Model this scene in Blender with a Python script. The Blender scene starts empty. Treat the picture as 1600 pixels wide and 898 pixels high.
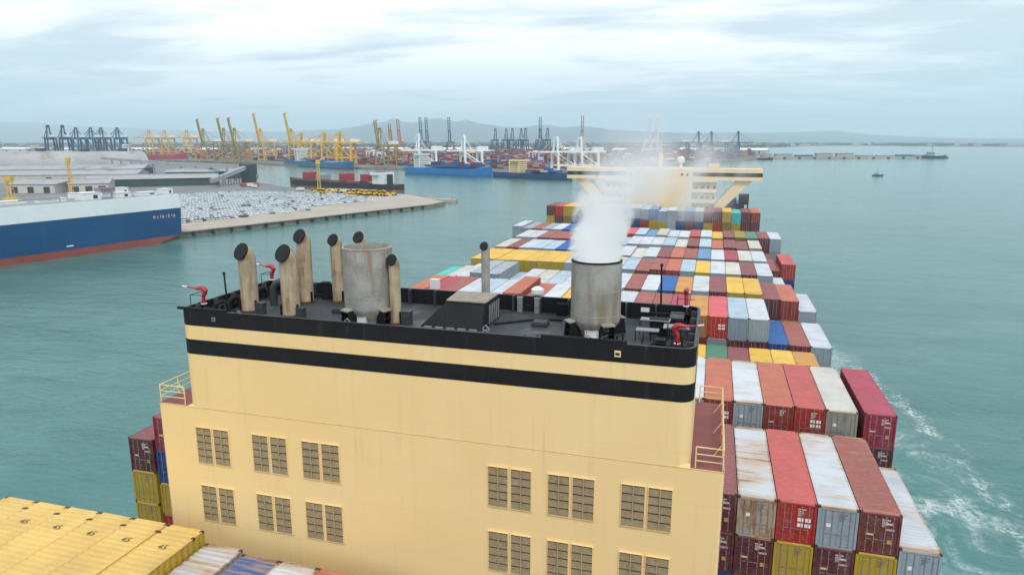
import bpy, math, random
from mathutils import Vector, Matrix
rad = math.radians
rng = random.Random(7)
S = bpy.context.scene
COL = S.collection

# ------------------------------------------------------------------ camera
cam_d = bpy.data.cameras.new('camera'); cam = bpy.data.objects.new('camera', cam_d); COL.objects.link(cam)
cam.location = (14.75, -45.3, 54.0)
cam.rotation_euler = (rad(90 - 12.03), 0, rad(16.055))
cam_d.sensor_width = 36.0; cam_d.lens = 36.0 * 1086.5 / 1600; cam_d.clip_start = 0.5; cam_d.clip_end = 80000
S.camera = cam

# ------------------------------------------------------------------ light
SUN_DIR = Vector((0.34, -0.52, 0.78)).normalized()          # towards the sun
W = bpy.data.worlds.new('World'); S.world = W; W.use_nodes = True
wt = W.node_tree; wt.nodes.clear()
def wn(t, **k):
    n = wt.nodes.new(t)
    for a, b in k.items(): setattr(n, a, b)
    return n
def wl(a, b): wt.links.new(a, b)
def wmath(op, a, b=None, c=None, clamp=False):
    n = wn('ShaderNodeMath', operation=op, use_clamp=clamp)
    for i, v in enumerate((a, b, c)):
        if v is None: continue
        if isinstance(v, (int, float)): n.inputs[i].default_value = v
        else: wl(v, n.inputs[i])
    return n.outputs[0]
def wmix(f, a, b):
    n = wn('ShaderNodeMix', data_type='RGBA')
    for s, v in ((0, f), (6, a), (7, b)):
        if isinstance(v, (int, float)): n.inputs[s].default_value = v
        elif isinstance(v, tuple): n.inputs[s].default_value = (*v, 1)
        else: wl(v, n.inputs[s])
    return n.outputs[2]
def wramp(v, *st):
    n = wn('ShaderNodeValToRGB'); e = n.color_ramp.elements
    while len(e) < len(st): e.new(0.5)
    for i, (p, c) in enumerate(st):
        e[i].position = p; e[i].color = (c, c, c, 1) if isinstance(c, (int, float)) else (*c, 1)
    wl(v, n.inputs[0]); return n.outputs[0]
sky = wn('ShaderNodeTexSky', sky_type='NISHITA', sun_disc=False)
sky.sun_elevation = math.asin(SUN_DIR.z); sky.sun_rotation = math.atan2(SUN_DIR.x, SUN_DIR.y)
sky.altitude = 50; sky.air_density = 1.0; sky.dust_density = 2.0
tc = wn('ShaderNodeTexCoord'); sx = wn('ShaderNodeSeparateXYZ'); wl(tc.outputs['Generated'], sx.inputs[0])
zz = wmath('ADD', wmath('MAXIMUM', sx.outputs[2], 0.0), 0.085)
cx = wn('ShaderNodeCombineXYZ')
wl(wmath('DIVIDE', sx.outputs[0], zz), cx.inputs[0]); wl(wmath('DIVIDE', sx.outputs[1], zz), cx.inputs[1])
mp = wn('ShaderNodeMapping'); mp.inputs['Rotation'].default_value = (0, 0, rad(-20)); mp.inputs['Location'].default_value = (3.1, 1.7, 0.4)
mp.inputs['Scale'].default_value = (0.55, 1.0, 1.0); wl(cx.outputs[0], mp.inputs[0])
def wnoise(scale, detail, rough, dist=0.0):
    n = wn('ShaderNodeTexNoise'); n.inputs['Scale'].default_value = scale; n.inputs['Detail'].default_value = detail
    n.inputs['Roughness'].default_value = rough; n.inputs['Distortion'].default_value = dist
    wl(mp.outputs[0], n.inputs['Vector']); return n.outputs['Fac']
big = wnoise(0.42, 4, 0.5, 0.4); fine = wnoise(1.5, 9, 0.58, 0.35)
mixn = wmath('ADD', wmath('MULTIPLY', big, 0.44), wmath('MULTIPLY', fine, 0.56))
cloud = wramp(mixn, (0.435, 0.0), (0.49, 0.45), (0.545, 1.0))
elev = wramp(sx.outputs[2], (0.0, 0.0), (0.05, 0.30), (0.13, 1.0))
gap_c = wmix(elev, (4.7, 6.3, 7.0), (6.0, 7.0, 7.55))
lit_c = wmix(elev, (5.7, 7.2, 7.9), (10.4, 10.6, 10.7))
cl = wmix(cloud, gap_c, lit_c)
full = wmix(0.88, sky.outputs[0], cl)
bg = wn('ShaderNodeBackground'); bg.inputs['Strength'].default_value = 0.1; wl(full, bg.inputs['Color'])
wo = wn('ShaderNodeOutputWorld'); wl(bg.outputs[0], wo.inputs['Surface'])
sun_d = bpy.data.lights.new('sun', 'SUN'); sun_d.energy = 1.5; sun_d.angle = rad(10); sun_d.color = (1.0, 0.96, 0.9)
sun = bpy.data.objects.new('sun', sun_d); COL.objects.link(sun)
sun.rotation_euler = (-SUN_DIR).to_track_quat('-Z', 'Y').to_euler()
VS = S.view_settings; VS.view_transform = 'Standard'; VS.look = 'None'; VS.gamma = 1; VS.exposure = 0.42; VS.use_curve_mapping = False
S.render.engine = 'CYCLES'
CY = S.cycles; CY.use_denoising = True; CY.max_bounces = 14; CY.diffuse_bounces = 3; CY.glossy_bounces = 3
CY.transparent_max_bounces = 8; CY.volume_bounces = 14; CY.caustics_reflective = False; CY.caustics_refractive = False
CY.volume_step_rate = 1.0; CY.volume_max_steps = 256

# ------------------------------------------------------------------ helpers
def lin(c):
    return tuple((v / 255 / 12.92) if v / 255 <= 0.04045 else ((v / 255 + 0.055) / 1.055) ** 2.4 for v in c)
class NT:
    def __init__(s, name):
        s.m = bpy.data.materials.new(name); s.m.use_nodes = True; s.t = s.m.node_tree; s.t.nodes.clear()
        s.out = s.n('ShaderNodeOutputMaterial')
    def n(s, t, **k):
        x = s.t.nodes.new(t)
        for a, b in k.items(): setattr(x, a, b)
        return x
    def l(s, a, b): s.t.links.new(a, b)
    def put(s, sock, v):
        if isinstance(v, (int, float)): sock.default_value = v
        elif isinstance(v, tuple): sock.default_value = (*v, 1) if len(v) == 3 and sock.type == 'RGBA' else v
        else: s.l(v, sock)
    def math(s, op, a, b=None, c=None, clamp=False):
        x = s.n('ShaderNodeMath', operation=op, use_clamp=clamp)
        for i, v in enumerate((a, b, c)):
            if v is not None: s.put(x.inputs[i], v)
        return x.outputs[0]
    def mix(s, f, a, b, blend='MIX'):
        x = s.n('ShaderNodeMix', data_type='RGBA', blend_type=blend)
        s.put(x.inputs[0], f); s.put(x.inputs[6], a); s.put(x.inputs[7], b); return x.outputs[2]
    def noise(s, vec, scale, detail=4, rough=0.55, dist=0.0):
        x = s.n('ShaderNodeTexNoise'); x.inputs['Scale'].default_value = scale; x.inputs['Detail'].default_value = detail
        x.inputs['Roughness'].default_value = rough; x.inputs['Distortion'].default_value = dist
        if vec is not None: s.l(vec, x.inputs['Vector'])
        return x.outputs['Fac']
    def mapping(s, vec, scale=(1, 1, 1), rot=(0, 0, 0), loc=None):
        x = s.n('ShaderNodeMapping'); x.inputs['Scale'].default_value = scale; x.inputs['Rotation'].default_value = rot
        s.l(vec, x.inputs[0])
        if loc is not None: s.put(x.inputs['Location'], loc)
        return x.outputs[0]
    def ramp(s, v, *st):
        x = s.n('ShaderNodeValToRGB'); e = x.color_ramp.elements
        while len(e) < len(st): e.new(0.5)
        for i, (p, c) in enumerate(st):
            e[i].position = p; e[i].color = (c, c, c, 1) if isinstance(c, (int, float)) else (*c, 1)
        s.l(v, x.inputs[0]); return x.outputs[0]
    def rng(s, v, a, b, c=0.0, d=1.0):
        x = s.n('ShaderNodeMapRange', interpolation_type='SMOOTHSTEP')
        for i, k in enumerate((v, a, b, c, d)): s.put(x.inputs[i], k)
        return x.outputs[0]
    def coords(s, rand=True):
        t = s.n('ShaderNodeTexCoord')
        if not rand: return t.outputs['Object']
        oi = s.n('ShaderNodeObjectInfo')
        v = s.n('ShaderNodeVectorMath', operation='MULTIPLY_ADD')
        s.put(v.inputs[0], oi.outputs['Random']); v.inputs[1].default_value = (91, 57, 33); s.l(t.outputs['Object'], v.inputs[2])
        return v.outputs[0]
    def bsdf(s, col, rough=0.5, metal=0.0, bump=None, bstr=0.2, bdist=0.02, spec=None):
        p = s.n('ShaderNodeBsdfPrincipled'); s.put(p.inputs['Base Color'], col); s.put(p.inputs['Roughness'], rough)
        p.inputs['Metallic'].default_value = metal
        if spec is not None: p.inputs['Specular IOR Level'].default_value = spec
        if bump is not None:
            b = s.n('ShaderNodeBump'); b.inputs['Strength'].default_value = bstr; b.inputs['Distance'].default_value = bdist
            s.l(bump, b.inputs['Height']); s.l(b.outputs[0], p.inputs['Normal'])
        s.l(p.outputs[0], s.out.inputs['Surface']); return p

MATS = {}
def paint(name, col, rough=0.55, var=0.18, scale=0.7, metal=0.0, stain=None, amt=0.0, sdir=(3, 3, 0.35), bump=0.08, rand=True, spec=None):
    """weathered paint: mottled tone, optional run-down stains of another colour"""
    if name in MATS: return MATS[name]
    t = NT(name); v = t.coords(rand)
    a = t.noise(v, scale, 6, 0.6); b = t.noise(v, scale * 9, 3, 0.5)
    f = t.math('ADD', t.math('MULTIPLY', a, 0.7), t.math('MULTIPLY', b, 0.3))
    dark = tuple(c * (1 - var) for c in col); lite = tuple(min(1, c * (1 + var * 0.6)) for c in col)
    c = t.mix(t.rng(f, 0.3, 0.7), dark, lite)
    if stain:
        s1 = t.noise(t.mapping(v, sdir), scale * 1.3, 6, 0.62); s2 = t.noise(v, scale * 0.45, 3)
        k = t.math('MULTIPLY', t.rng(s1, 0.62 - 0.3 * amt, 0.8 - 0.25 * amt), t.rng(s2, 0.35, 0.6))
        c = t.mix(t.math('MULTIPLY', k, 0.85), c, stain)
    t.bsdf(c, t.rng(b, 0.2, 0.8, rough - 0.08, rough + 0.12), metal, b, bump, 0.01, spec)
    MATS[name] = t.m; return t.m

class MB:
    """collects shapes; build() links them as one mesh object"""
    def __init__(s): s.v = []; s.f = []; s.m = []
    def add(s, vs, fs, m=0):
        o = len(s.v); s.v += [tuple(p) for p in vs]; s.f += [tuple(i + o for i in f) for f in fs]; s.m += [m] * len(fs)
    def box(s, x0, y0, z0, x1, y1, z1, m=0):
        s.add([(x0, y0, z0), (x1, y0, z0), (x1, y1, z0), (x0, y1, z0), (x0, y0, z1), (x1, y0, z1), (x1, y1, z1), (x0, y1, z1)],
              [(0, 3, 2, 1), (4, 5, 6, 7), (0, 1, 5, 4), (1, 2, 6, 5), (2, 3, 7, 6), (3, 0, 4, 7)], m); return s
    def bar(s, p, q, w, h=None, m=0):
        p, q = Vector(p), Vector(q); h = h or w; d = (q - p).normalized()
        u = Vector((0, 0, 1)) if abs(d.z) < 0.95 else Vector((0, 1, 0))
        a = d.cross(u).normalized() * w / 2; b = a.cross(d).normalized() * h / 2
        s.add([p - a - b, p + a - b, p + a + b, p - a + b, q - a - b, q + a - b, q + a + b, q - a + b],
              [(0, 3, 2, 1), (4, 5, 6, 7), (0, 1, 5, 4), (1, 2, 6, 5), (2, 3, 7, 6), (3, 0, 4, 7)], m); return s
    def tube(s, pts, r, n=8, m=0, caps=True):
        pts = [Vector(p) for p in pts]; rs = r if isinstance(r, (list, tuple)) else [r] * len(pts)
        vs = []; fs = []; ref = None
        for i, p in enumerate(pts):
            d = (pts[min(i + 1, len(pts) - 1)] - pts[max(i - 1, 0)]).normalized()
            if ref is None: ref = Vector((1, 0, 0)) if abs(d.x) < 0.9 else Vector((0, 1, 0))
            a = (ref - d * ref.dot(d)).normalized(); b = d.cross(a); ref = a
            vs += [p + (a * math.cos(2 * math.pi * k / n) + b * math.sin(2 * math.pi * k / n)) * rs[i] for k in range(n)]
        for i in range(len(pts) - 1):
            for k in range(n):
                k2 = (k + 1) % n; fs.append((i * n + k, i * n + k2, (i + 1) * n + k2, (i + 1) * n + k))
        if caps: fs.append(tuple(range(n - 1, -1, -1))); fs.append(tuple((len(pts) - 1) * n + k for k in range(n)))
        s.add(vs, fs, m); return s
    def lathe(s, prof, n=24, m=0, c=(0, 0, 0)):
        vs = []; fs = []
        for r, z in prof: vs += [(c[0] + r * math.cos(2 * math.pi * k / n), c[1] + r * math.sin(2 * math.pi * k / n), c[2] + z) for k in range(n)]
        for i in range(len(prof) - 1):
            for k in range(n):
                k2 = (k + 1) % n; fs.append((i * n + k, i * n + k2, (i + 1) * n + k2, (i + 1) * n + k))
        s.add(vs, fs, m); return s
    def prism(s, poly, z0, z1, m=0, top=True, bottom=True):
        n = len(poly); vs = [(x, y, z0) for x, y in poly] + [(x, y, z1) for x, y in poly]
        fs = [(i, (i + 1) % n, n + (i + 1) % n, n + i) for i in range(n)]
        if top: fs.append(tuple(range(n, 2 * n)))
        if bottom: fs.append(tuple(range(n - 1, -1, -1)))
        s.add(vs, fs, m); return s
    def mesh(s, name, mats, smooth=False):
        me = bpy.data.meshes.new(name); me.from_pydata(s.v, [], s.f)
        for m in (mats if isinstance(mats, (list, tuple)) else [mats]): me.materials.append(m)
        me.polygons.foreach_set('material_index', s.m)
        if smooth:
            me.polygons.foreach_set('use_smooth', [True] * len(s.f))
            try: me.set_sharp_from_angle(angle=rad(40))
            except Exception: pass
        me.update(); return me
    def build(s, name, mats, parent=None, smooth=False, loc=None):
        return ob(name, s.mesh(name, mats, smooth), parent, loc)
def ob(name, me, parent=None, loc=None, rotz=0.0, color=None):
    o = bpy.data.objects.new(name, me); COL.objects.link(o)
    if parent: o.parent = parent
    if loc is not None: o.location = loc
    if rotz: o.rotation_euler = (0, 0, rotz)
    if color: o.color = color
    return o
def tag(o, label=None, cat=None, group=None, kind=None):
    for k, v in (('label', label), ('category', cat), ('group', group), ('kind', kind)):
        if v: o[k] = v
    return o
def thing(name, label, cat, loc=(0, 0, 0), rotz=0.0, group=None):
    return tag(ob(name, None, None, loc, rotz), label, cat, group)
def kids(o): return [c for c in bpy.data.objects if c.parent == o]
def copy_tree(o, parent=None, tree=None):
    c = o.copy(); COL.objects.link(c); c.parent = parent
    for ch in o.children: copy_tree(ch, c)
    return c
def rrect(x0, y0, x1, y1, r, n=5):
    out = []
    for cxx, cyy, a in ((x1 - r, y1 - r, 0), (x0 + r, y1 - r, 90), (x0 + r, y0 + r, 180), (x1 - r, y0 + r, 270)):
        out += [(cxx + r * math.cos(rad(a + 90 * k / n)), cyy + r * math.sin(rad(a + 90 * k / n))) for k in range(n + 1)]
    return out
ORD = ['', 'first', 'second', 'third', 'fourth', 'fifth', 'sixth', 'seventh', 'eighth', 'ninth', 'tenth', 'eleventh', 'twelfth', 'thirteenth', 'fourteenth', 'fifteenth', 'sixteenth', 'seventeenth', 'eighteenth', 'nineteenth', 'twentieth']

# ------------------------------------------------------------------ materials
CREAM = paint('cream_paint', (0.86, 0.635, 0.31), 0.5, 0.045, 0.16, stain=(0.52, 0.36, 0.16), amt=0.1, sdir=(2.5, 2.5, 0.12), bump=0.05, rand=False)
def casing_mat():
    t = NT('casing_paint'); o = t.coords(False); s3 = t.n('ShaderNodeSeparateXYZ'); t.l(o, s3.inputs[0])
    cb = t.n('ShaderNodeCombineXYZ'); t.l(t.math('ADD', s3.outputs[0], s3.outputs[1]), cb.inputs[0]); t.l(s3.outputs[2], cb.inputs[1])
    br = t.n('ShaderNodeTexBrick'); t.l(cb.outputs[0], br.inputs['Vector']); br.inputs['Scale'].default_value = 1.0
    for k, v in (('Mortar Size', 0.012), ('Mortar Smooth', 0.6), ('Brick Width', 8.4), ('Row Height', 2.62)): br.inputs[k].default_value = v
    seam = br.outputs['Fac']
    a = t.noise(o, 0.12, 4, 0.55); buck = t.noise(t.mapping(o, (1, 1, .6)), 0.55, 3, 0.5); fine = t.noise(o, 6.0, 4, 0.6)
    run = t.noise(t.mapping(o, (2.2, 2.2, 0.07)), 1.0, 6, 0.66); patch = t.noise(o, 0.3, 4, 0.6)
    c = t.mix(t.rng(a, 0.3, 0.7), (0.85, 0.608, 0.285), (0.89, 0.655, 0.32))
    c = t.mix(t.math('MULTIPLY', t.math('MULTIPLY', t.rng(run, 0.50, 0.78), t.rng(patch, 0.38, 0.66)), 0.42), c, (0.55, 0.36, 0.16))
    c = t.mix(t.math('MULTIPLY', t.rng(fine, 0.62, 0.8), 0.10), c, (0.5, 0.35, 0.18))
    c = t.mix(t.math('MULTIPLY', seam, 0.20), c, (0.48, 0.32, 0.14))
    h = t.math('ADD', t.math('MULTIPLY', buck, 0.55), t.math('MULTIPLY', seam, -0.12))
    t.bsdf(c, t.rng(patch, 0.3, 0.7, 0.42, 0.6), 0.0, h, 0.35, 0.06); return t.m
CASING = casing_mat()
BLACK = paint('black_paint', (0.010, 0.011, 0.013), 0.6, 0.3, 0.8, stain=(0.045, 0.04, 0.035), amt=0.2, spec=0.25)
DECKG = paint('deck_grey', (0.038, 0.044, 0.053), 0.6, 0.35, 0.35, stain=(0.16, 0.14, 0.12), amt=0.35, sdir=(1, 1, 1))
MAROON = paint('maroon_deck', (0.22, 0.062, 0.065), 0.6, 0.2, 0.6, stain=(0.10, 0.035, 0.03), amt=0.2, sdir=(1, 1, 1))
FUNNEL = paint('bare_funnel_steel', (0.36, 0.345, 0.315), 0.62, 0.3, 0.8, stain=(0.25, 0.19, 0.12), amt=0.6, sdir=(2.2, 2.2, 0.22), bump=0.2)
PIPE = paint('heat_stained_pipe', (0.47, 0.375, 0.25), 0.6, 0.28, 1.1, stain=(0.20, 0.10, 0.04), amt=0.72, sdir=(2.6, 2.6, 0.2), bump=0.15)
SOOT = paint('soot', (0.009, 0.009, 0.01), 0.8, 0.3, 2.0)
REDM = paint('monitor_red', (0.42, 0.022, 0.03), 0.4, 0.2, 2.0)
WHITE = paint('white_paint', (0.74, 0.75, 0.75), 0.45, 0.1, 0.5, stain=(0.36, 0.25, 0.15), amt=0.12)
GALV = paint('galvanised', (0.34, 0.36, 0.37), 0.45, 0.2, 2.0, metal=0.5)
DARKG = paint('dark_grey_steel', (0.045, 0.05, 0.06), 0.5, 0.3, 1.0)
TAN = paint('weathered_plate', (0.30, 0.265, 0.215), 0.7, 0.25, 1.5)
LOUV = paint('louver_shade', (0.30, 0.225, 0.125), 0.6, 0.2, 2.5, stain=(0.12, 0.1, 0.06), amt=0.3)
LOUVD = paint('louver_painted_shade', (0.035, 0.03, 0.02), 0.8, 0.2, 2.0)
RUSTD = paint('dark_rust', (0.10, 0.045, 0.022), 0.85, 0.4, 4.0)
GLASS = paint('window_glass', (0.03, 0.045, 0.055), 0.12, 0.2, 0.4)
CONC = paint('concrete', (0.40, 0.37, 0.33), 0.85, 0.2, 0.05, stain=(0.22, 0.2, 0.18), amt=0.3, sdir=(1, 1, 1))
ASPH = paint('asphalt', (0.20, 0.205, 0.21), 0.9, 0.25, 0.02, stain=(0.11, 0.11, 0.115), amt=0.3, sdir=(1, 1, 1))
YELL = paint('crane_yellow', (0.70, 0.42, 0.03), 0.5, 0.12, 0.1)
OLIV = paint('crane_dull_yellow', (0.36, 0.25, 0.05), 0.5, 0.2, 0.1)
CWHT = paint('crane_white', (0.78, 0.80, 0.80), 0.5, 0.08, 0.1)
CBLU = paint('crane_blue', (0.05, 0.13, 0.22), 0.5, 0.15, 0.1)
CNAV = paint('crane_navy', (0.03, 0.05, 0.12), 0.5, 0.15, 0.1)
CORG = paint('crane_orange', (0.50, 0.17, 0.08), 0.5, 0.15, 0.1)
ROOFG = paint('grey_roof_sheet', (0.36, 0.37, 0.38), 0.7, 0.16, 0.03, stain=(0.2, 0.17, 0.14), amt=0.4, sdir=(1, 1, 1))
WALLC = paint('cream_wall', (0.52, 0.50, 0.44), 0.8, 0.15, 0.06, stain=(0.25, 0.22, 0.18), amt=0.2)
DGREEN = paint('dark_green_wall', (0.04, 0.075, 0.07), 0.8, 0.2, 0.06)

def cont_mat(name, roof):
    t = NT(name); oi = t.n('ShaderNodeObjectInfo'); v = t.coords(True); o = t.coords(False)
    col = oi.outputs['Color']; rust = oi.outputs['Alpha']
    p = t.noise(v, 0.45, 5, 0.6); g = t.noise(v, 3.0, 4, 0.6)
    c = t.mix(t.rng(p, 0.35, 0.75, 0.0, 0.5), col, t.mix(0.55, col, (0.14, 0.115, 0.10)))
    c = t.mix(t.rng(g, 0.45, 0.8, 0.0, 0.22), c, t.mix(0.5, c, (0.6, 0.58, 0.55)))
    if roof: sv = t.mapping(v, (0.28, 3.6, 1)); sc = 1.0
    else: sv = t.mapping(v, (3.2, 3.2, 0.35)); sc = 1.4
    st = t.noise(sv, sc, 6, 0.68); pa = t.noise(v, 0.22 if roof else 0.6, 3, 0.5)
    k = t.math('ADD', t.math('MULTIPLY', st, 0.55), t.math('MULTIPLY', pa, 0.45))
    if roof:      # rust gathers at the two end headers
        s3 = t.n('ShaderNodeSeparateXYZ'); t.l(o, s3.inputs[0])
        e = t.math('ABSOLUTE', t.math('SUBTRACT', s3.outputs[1], 6.1))
        k = t.math('ADD', k, t.math('MULTIPLY', t.rng(e, 5.3, 6.1), 0.13))
        k = t.math('ADD', k, t.math('MULTIPLY', t.rng(t.math('ABSOLUTE', s3.outputs[0]), 1.02, 1.2), 0.07))
    th = t.math('SUBTRACT', 0.735, t.math('MULTIPLY', rust, 0.27))
    dk = t.math('SUBTRACT', k, th)
    lite = t.rng(dk, -0.03, 0.10); heavy = t.rng(dk, 0.07, 0.17)
    c = t.mix(t.math('MULTIPLY', lite, 0.62), c, (0.50, 0.32, 0.16))
    c = t.mix(t.math('MULTIPLY', heavy, 0.75), c, t.mix(t.noise(v, 2.2, 4, 0.6), (0.30, 0.13, 0.04), (0.12, 0.06, 0.035)))
    t.bsdf(c, t.rng(p, 0.3, 0.7, 0.5, 0.72), 0.0, g, 0.12, 0.01)
    return t.m
C_BODY = cont_mat('container_paint', False); C_ROOF = cont_mat('container_roof_paint', True)
def flat_obj_mat():
    t = NT('object_coloured_plate'); oi = t.n('ShaderNodeObjectInfo')
    n = t.noise(t.coords(True), 3.0, 4); t.bsdf(t.mix(t.rng(n, 0.3, 0.8, 0, 0.3), oi.outputs['Color'], (0.15, 0.12, 0.1)), 0.6); return t.m
PLATE = flat_obj_mat()
def attr_mat(name):
    t = NT(name); a = t.n('ShaderNodeVertexColor', layer_name='paint'); g = t.noise(t.coords(False), 0.5, 4)
    t.bsdf(t.mix(t.rng(g, 0.35, 0.75, 0, 0.3), a.outputs[0], t.mix(0.6, a.outputs[0], (0.1, 0.08, 0.07))), 0.65); return t.m
ATTR = attr_mat('stack_paint')
def colored_mesh(name, mb, cols, mats):
    me = mb.mesh(name, mats); ca = me.color_attributes.new('paint', 'FLOAT_COLOR', 'CORNER')
    buf = []
    for p, c in zip(me.polygons, cols): buf += [*c, 1.0] * p.loop_total
    ca.data.foreach_set('color', buf); return me

# ------------------------------------------------------------------ water
def water_mat():
    t = NT('sea_water'); o = t.coords(False)
    geo = t.n('ShaderNodeNewGeometry'); sep = t.n('ShaderNodeSeparateXYZ'); t.l(geo.outputs['Position'], sep.inputs[0])
    x, y = sep.outputs[0], sep.outputs[1]
    n1 = t.noise(t.mapping(o, (0.05, 0.14, 1), (0, 0, rad(-38))), 1.0, 5, 0.6, 0.6)
    n2 = t.noise(t.mapping(o, (0.35, 0.75, 1), (0, 0, rad(-30))), 1.0, 5, 0.62, 0.4)
    n3 = t.noise(t.mapping(o, (0.010, 0.022, 1), (0, 0, rad(25))), 1.0, 4, 0.5, 0.8)
    n4 = t.noise(t.mapping(o, (0.9, 2.0, 1), (0, 0, rad(-36))), 1.0, 4, 0.6, 0.3)
    h = t.math('ADD', t.math('ADD', t.math('MULTIPLY', n1, 1.25), t.math('MULTIPLY', n2, 0.42)), t.math('MULTIPLY', n4, 0.13))
    deep = t.mix(t.rng(n3, 0.3, 0.7), (0.044, 0.162, 0.15), (0.076, 0.205, 0.19))
    deep = t.mix(t.rng(n1, 0.35, 0.75, 0, 0.5), deep, (0.034, 0.13, 0.126))
    # churned water and foam on the starboard side of the moving ship
    w = t.noise(o, 0.05, 4, 0.6, 1.5)
    off = t.math('MULTIPLY', t.math('SUBTRACT', w, 0.5), 22.0)
    xx = t.math('ADD', x, off)
    outer = t.math('ADD', 58.0, t.math('MULTIPLY', t.math('SUBTRACT', y, 60.0), -0.10))
    band = t.math('MULTIPLY', t.rng(xx, 30.0, 46.0), t.math('SUBTRACT', 1.0, t.rng(t.math('SUBTRACT', xx, outer), -9.0, 3.0)))
    band = t.math('MULTIPLY', band, t.math('MULTIPLY', t.rng(y, -260.0, 30.0), t.math('SUBTRACT', 1.0, t.rng(y, 130.0, 160.0))))
    f1 = t.noise(t.mapping(o, (1, 0.6, 1), (0, 0, rad(20))), 0.16, 7, 0.68, 2.2)
    crest = t.math('SUBTRACT', 1.0, t.math('ABSOLUTE', t.math('MULTIPLY', t.math('SUBTRACT', f1, 0.5), 6.0)), None, True)
    f2 = t.noise(o, 0.09, 5, 0.6, 0.8); f3 = t.noise(o, 1.2, 5, 0.7, 0.5)
    foam = t.math('MULTIPLY', t.math('MULTIPLY', crest, t.rng(f2, 0.40, 0.66)), t.rng(f3, 0.28, 0.62))
    near = t.math('MULTIPLY', t.rng(y, 95.0, 150.0), t.rng(f2, 0.3, 0.55))
    foam = t.math('MAXIMUM', foam, t.math('MULTIPLY', near, t.rng(f3, 0.32, 0.6)))
    lx = t.math('ADD', t.math('SUBTRACT', x, t.math('SUBTRACT', 59.0, t.math('MULTIPLY', t.math('POWER', t.math('MAXIMUM', t.math('SUBTRACT', y, 55.0), 0.0), 2.0), 0.00165))), t.math('MULTIPLY', t.math('SUBTRACT', f2, 0.5), 16.0))
    line = t.math('MULTIPLY', t.math('SUBTRACT', 1.0, t.rng(t.math('ABSOLUTE', lx), 0.2, 3.2)), t.rng(t.noise(o, 0.13, 5, 0.65, 1.2), 0.40, 0.58))
    line = t.math('MULTIPLY', t.math('MULTIPLY', line, t.rng(f3, 0.40, 0.62)), t.math('MULTIPLY', t.rng(y, 20.0, 60.0, 0.25, 1.0), t.math('SUBTRACT', 1.0, t.rng(y, 140.0, 160.0))))
    foam = t.math('MAXIMUM', t.math('MULTIPLY', t.math('MULTIPLY', foam, band), 1.35), line)
    col = t.mix(t.math('MULTIPLY', band, 0.45), deep, (0.07, 0.23, 0.215))
    col = t.mix(t.math('MULTIPLY', foam, 0.78, None, True), col, (0.72, 0.77, 0.77))
    rough = t.math('ADD', 0.13, t.math('MULTIPLY', foam, 0.5))
    p = t.bsdf(col, rough, 0.0, h, 0.6, 1.0)
    p.inputs['IOR'].default_value = 1.333
    return t.m
wm = MB()
WS = 34000
wm.add([(-WS, -3000, 0), (WS, -3000, 0), (WS, WS, 0), (-WS, WS, 0)], [(0, 1, 2, 3)])
tag(wm.build('sea', water_mat()), kind='structure')

# ------------------------------------------------------------------ shipping containers (shared meshes)
CW, CH = 2.438, 2.896
def wave(n, L, d, flat=0.5):
    """trapezoid corrugation profile along a length L: list of (pos, depth)"""
    p = L / n; out = []
    for i in range(n):
        out += [(i * p, 0), (i * p + p * 0.3, 0), (i * p + p * 0.5, -d), (i * p + p * 0.8, -d)]
    out.append((L, 0)); return out
def roof_mesh(L):
    b = MB(); n = int(L / 0.42); pr = wave(n, L - 0.5, 0.02); x = CW / 2 - 0.07
    vs = []; fs = []
    for y, d in pr: vs += [(-x, y + 0.25, CH - 0.012 + d), (x, y + 0.25, CH - 0.012 + d)]
    for i in range(len(pr) - 1): fs.append((2 * i, 2 * i + 1, 2 * i + 3, 2 * i + 2))
    b.add(vs, fs)
    h = CW / 2
    b.box(-h + 0.16, 0.0, CH - 0.09, h - 0.16, 0.25, CH - 0.006); b.box(-h + 0.16, L - 0.25, CH - 0.09, h - 0.16, L, CH - 0.006)
    b.box(-h, 0.18, CH - 0.08, -h + 0.07, L - 0.18, CH - 0.003); b.box(h - 0.07, 0.18, CH - 0.08, h, L - 0.18, CH - 0.003)
    return b.mesh('container_roof', C_ROOF)
def wall_mesh(L, side):
    b = MB(); pr = wave(int(L / 0.45), L - 0.36, 0.045); x = side * (CW / 2 - 0.015); vs = []; fs = []
    for y, d in pr: vs += [(x + side * d, y + 0.18, 0.16), (x + side * d, y + 0.18, CH - 0.085)]
    for i in range(len(pr) - 1):
        f = (2 * i, 2 * i + 2, 2 * i + 3, 2 * i + 1); fs.append(f if side > 0 else f[::-1])
    b.add(vs, fs); return b.mesh('container_wall', C_BODY)
def frame_mesh(L, castings):
    b = MB(); h = CW / 2
    for sxx in (-1, 1):
        for y0, y1 in ((0.0, 0.16), (L - 0.16, L)):
            b.box(min(sxx * h, sxx * (h - 0.16)), y0, 0.125, max(sxx * h, sxx * (h - 0.16)), y1, CH - 0.125)
        b.box(min(sxx * h, sxx * (h - 0.08)), 0.18, 0.0, max(sxx * h, sxx * (h - 0.08)), L - 0.18, 0.16)
    b.box(-h + 0.16, 0.01, 0.0, h - 0.16, 0.16, 0.15); b.box(-h + 0.16, 0.0, CH - 0.2, h - 0.16, 0.16, CH - 0.091)
    b.box(-h + 0.16, L - 0.12, 0.0, h - 0.16, L - 0.02, CH - 0.091)
    b.box(-h + 0.08, 0.17, 0.08, h - 0.08, L - 0.17, 0.13)
    if castings:
        for sxx in (-1, 1):
            for y0, y1 in ((0, 0.178), (L - 0.178, L)):
                for z0 in (0, CH - 0.122): b.box(min(sxx * (h + .004), sxx * (h - 0.162)), y0, z0, max(sxx * (h + .004), sxx * (h - 0.162)), y1, z0 + 0.122, 1)
    return b.mesh('container_frame', [C_BODY, RUSTD])
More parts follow.
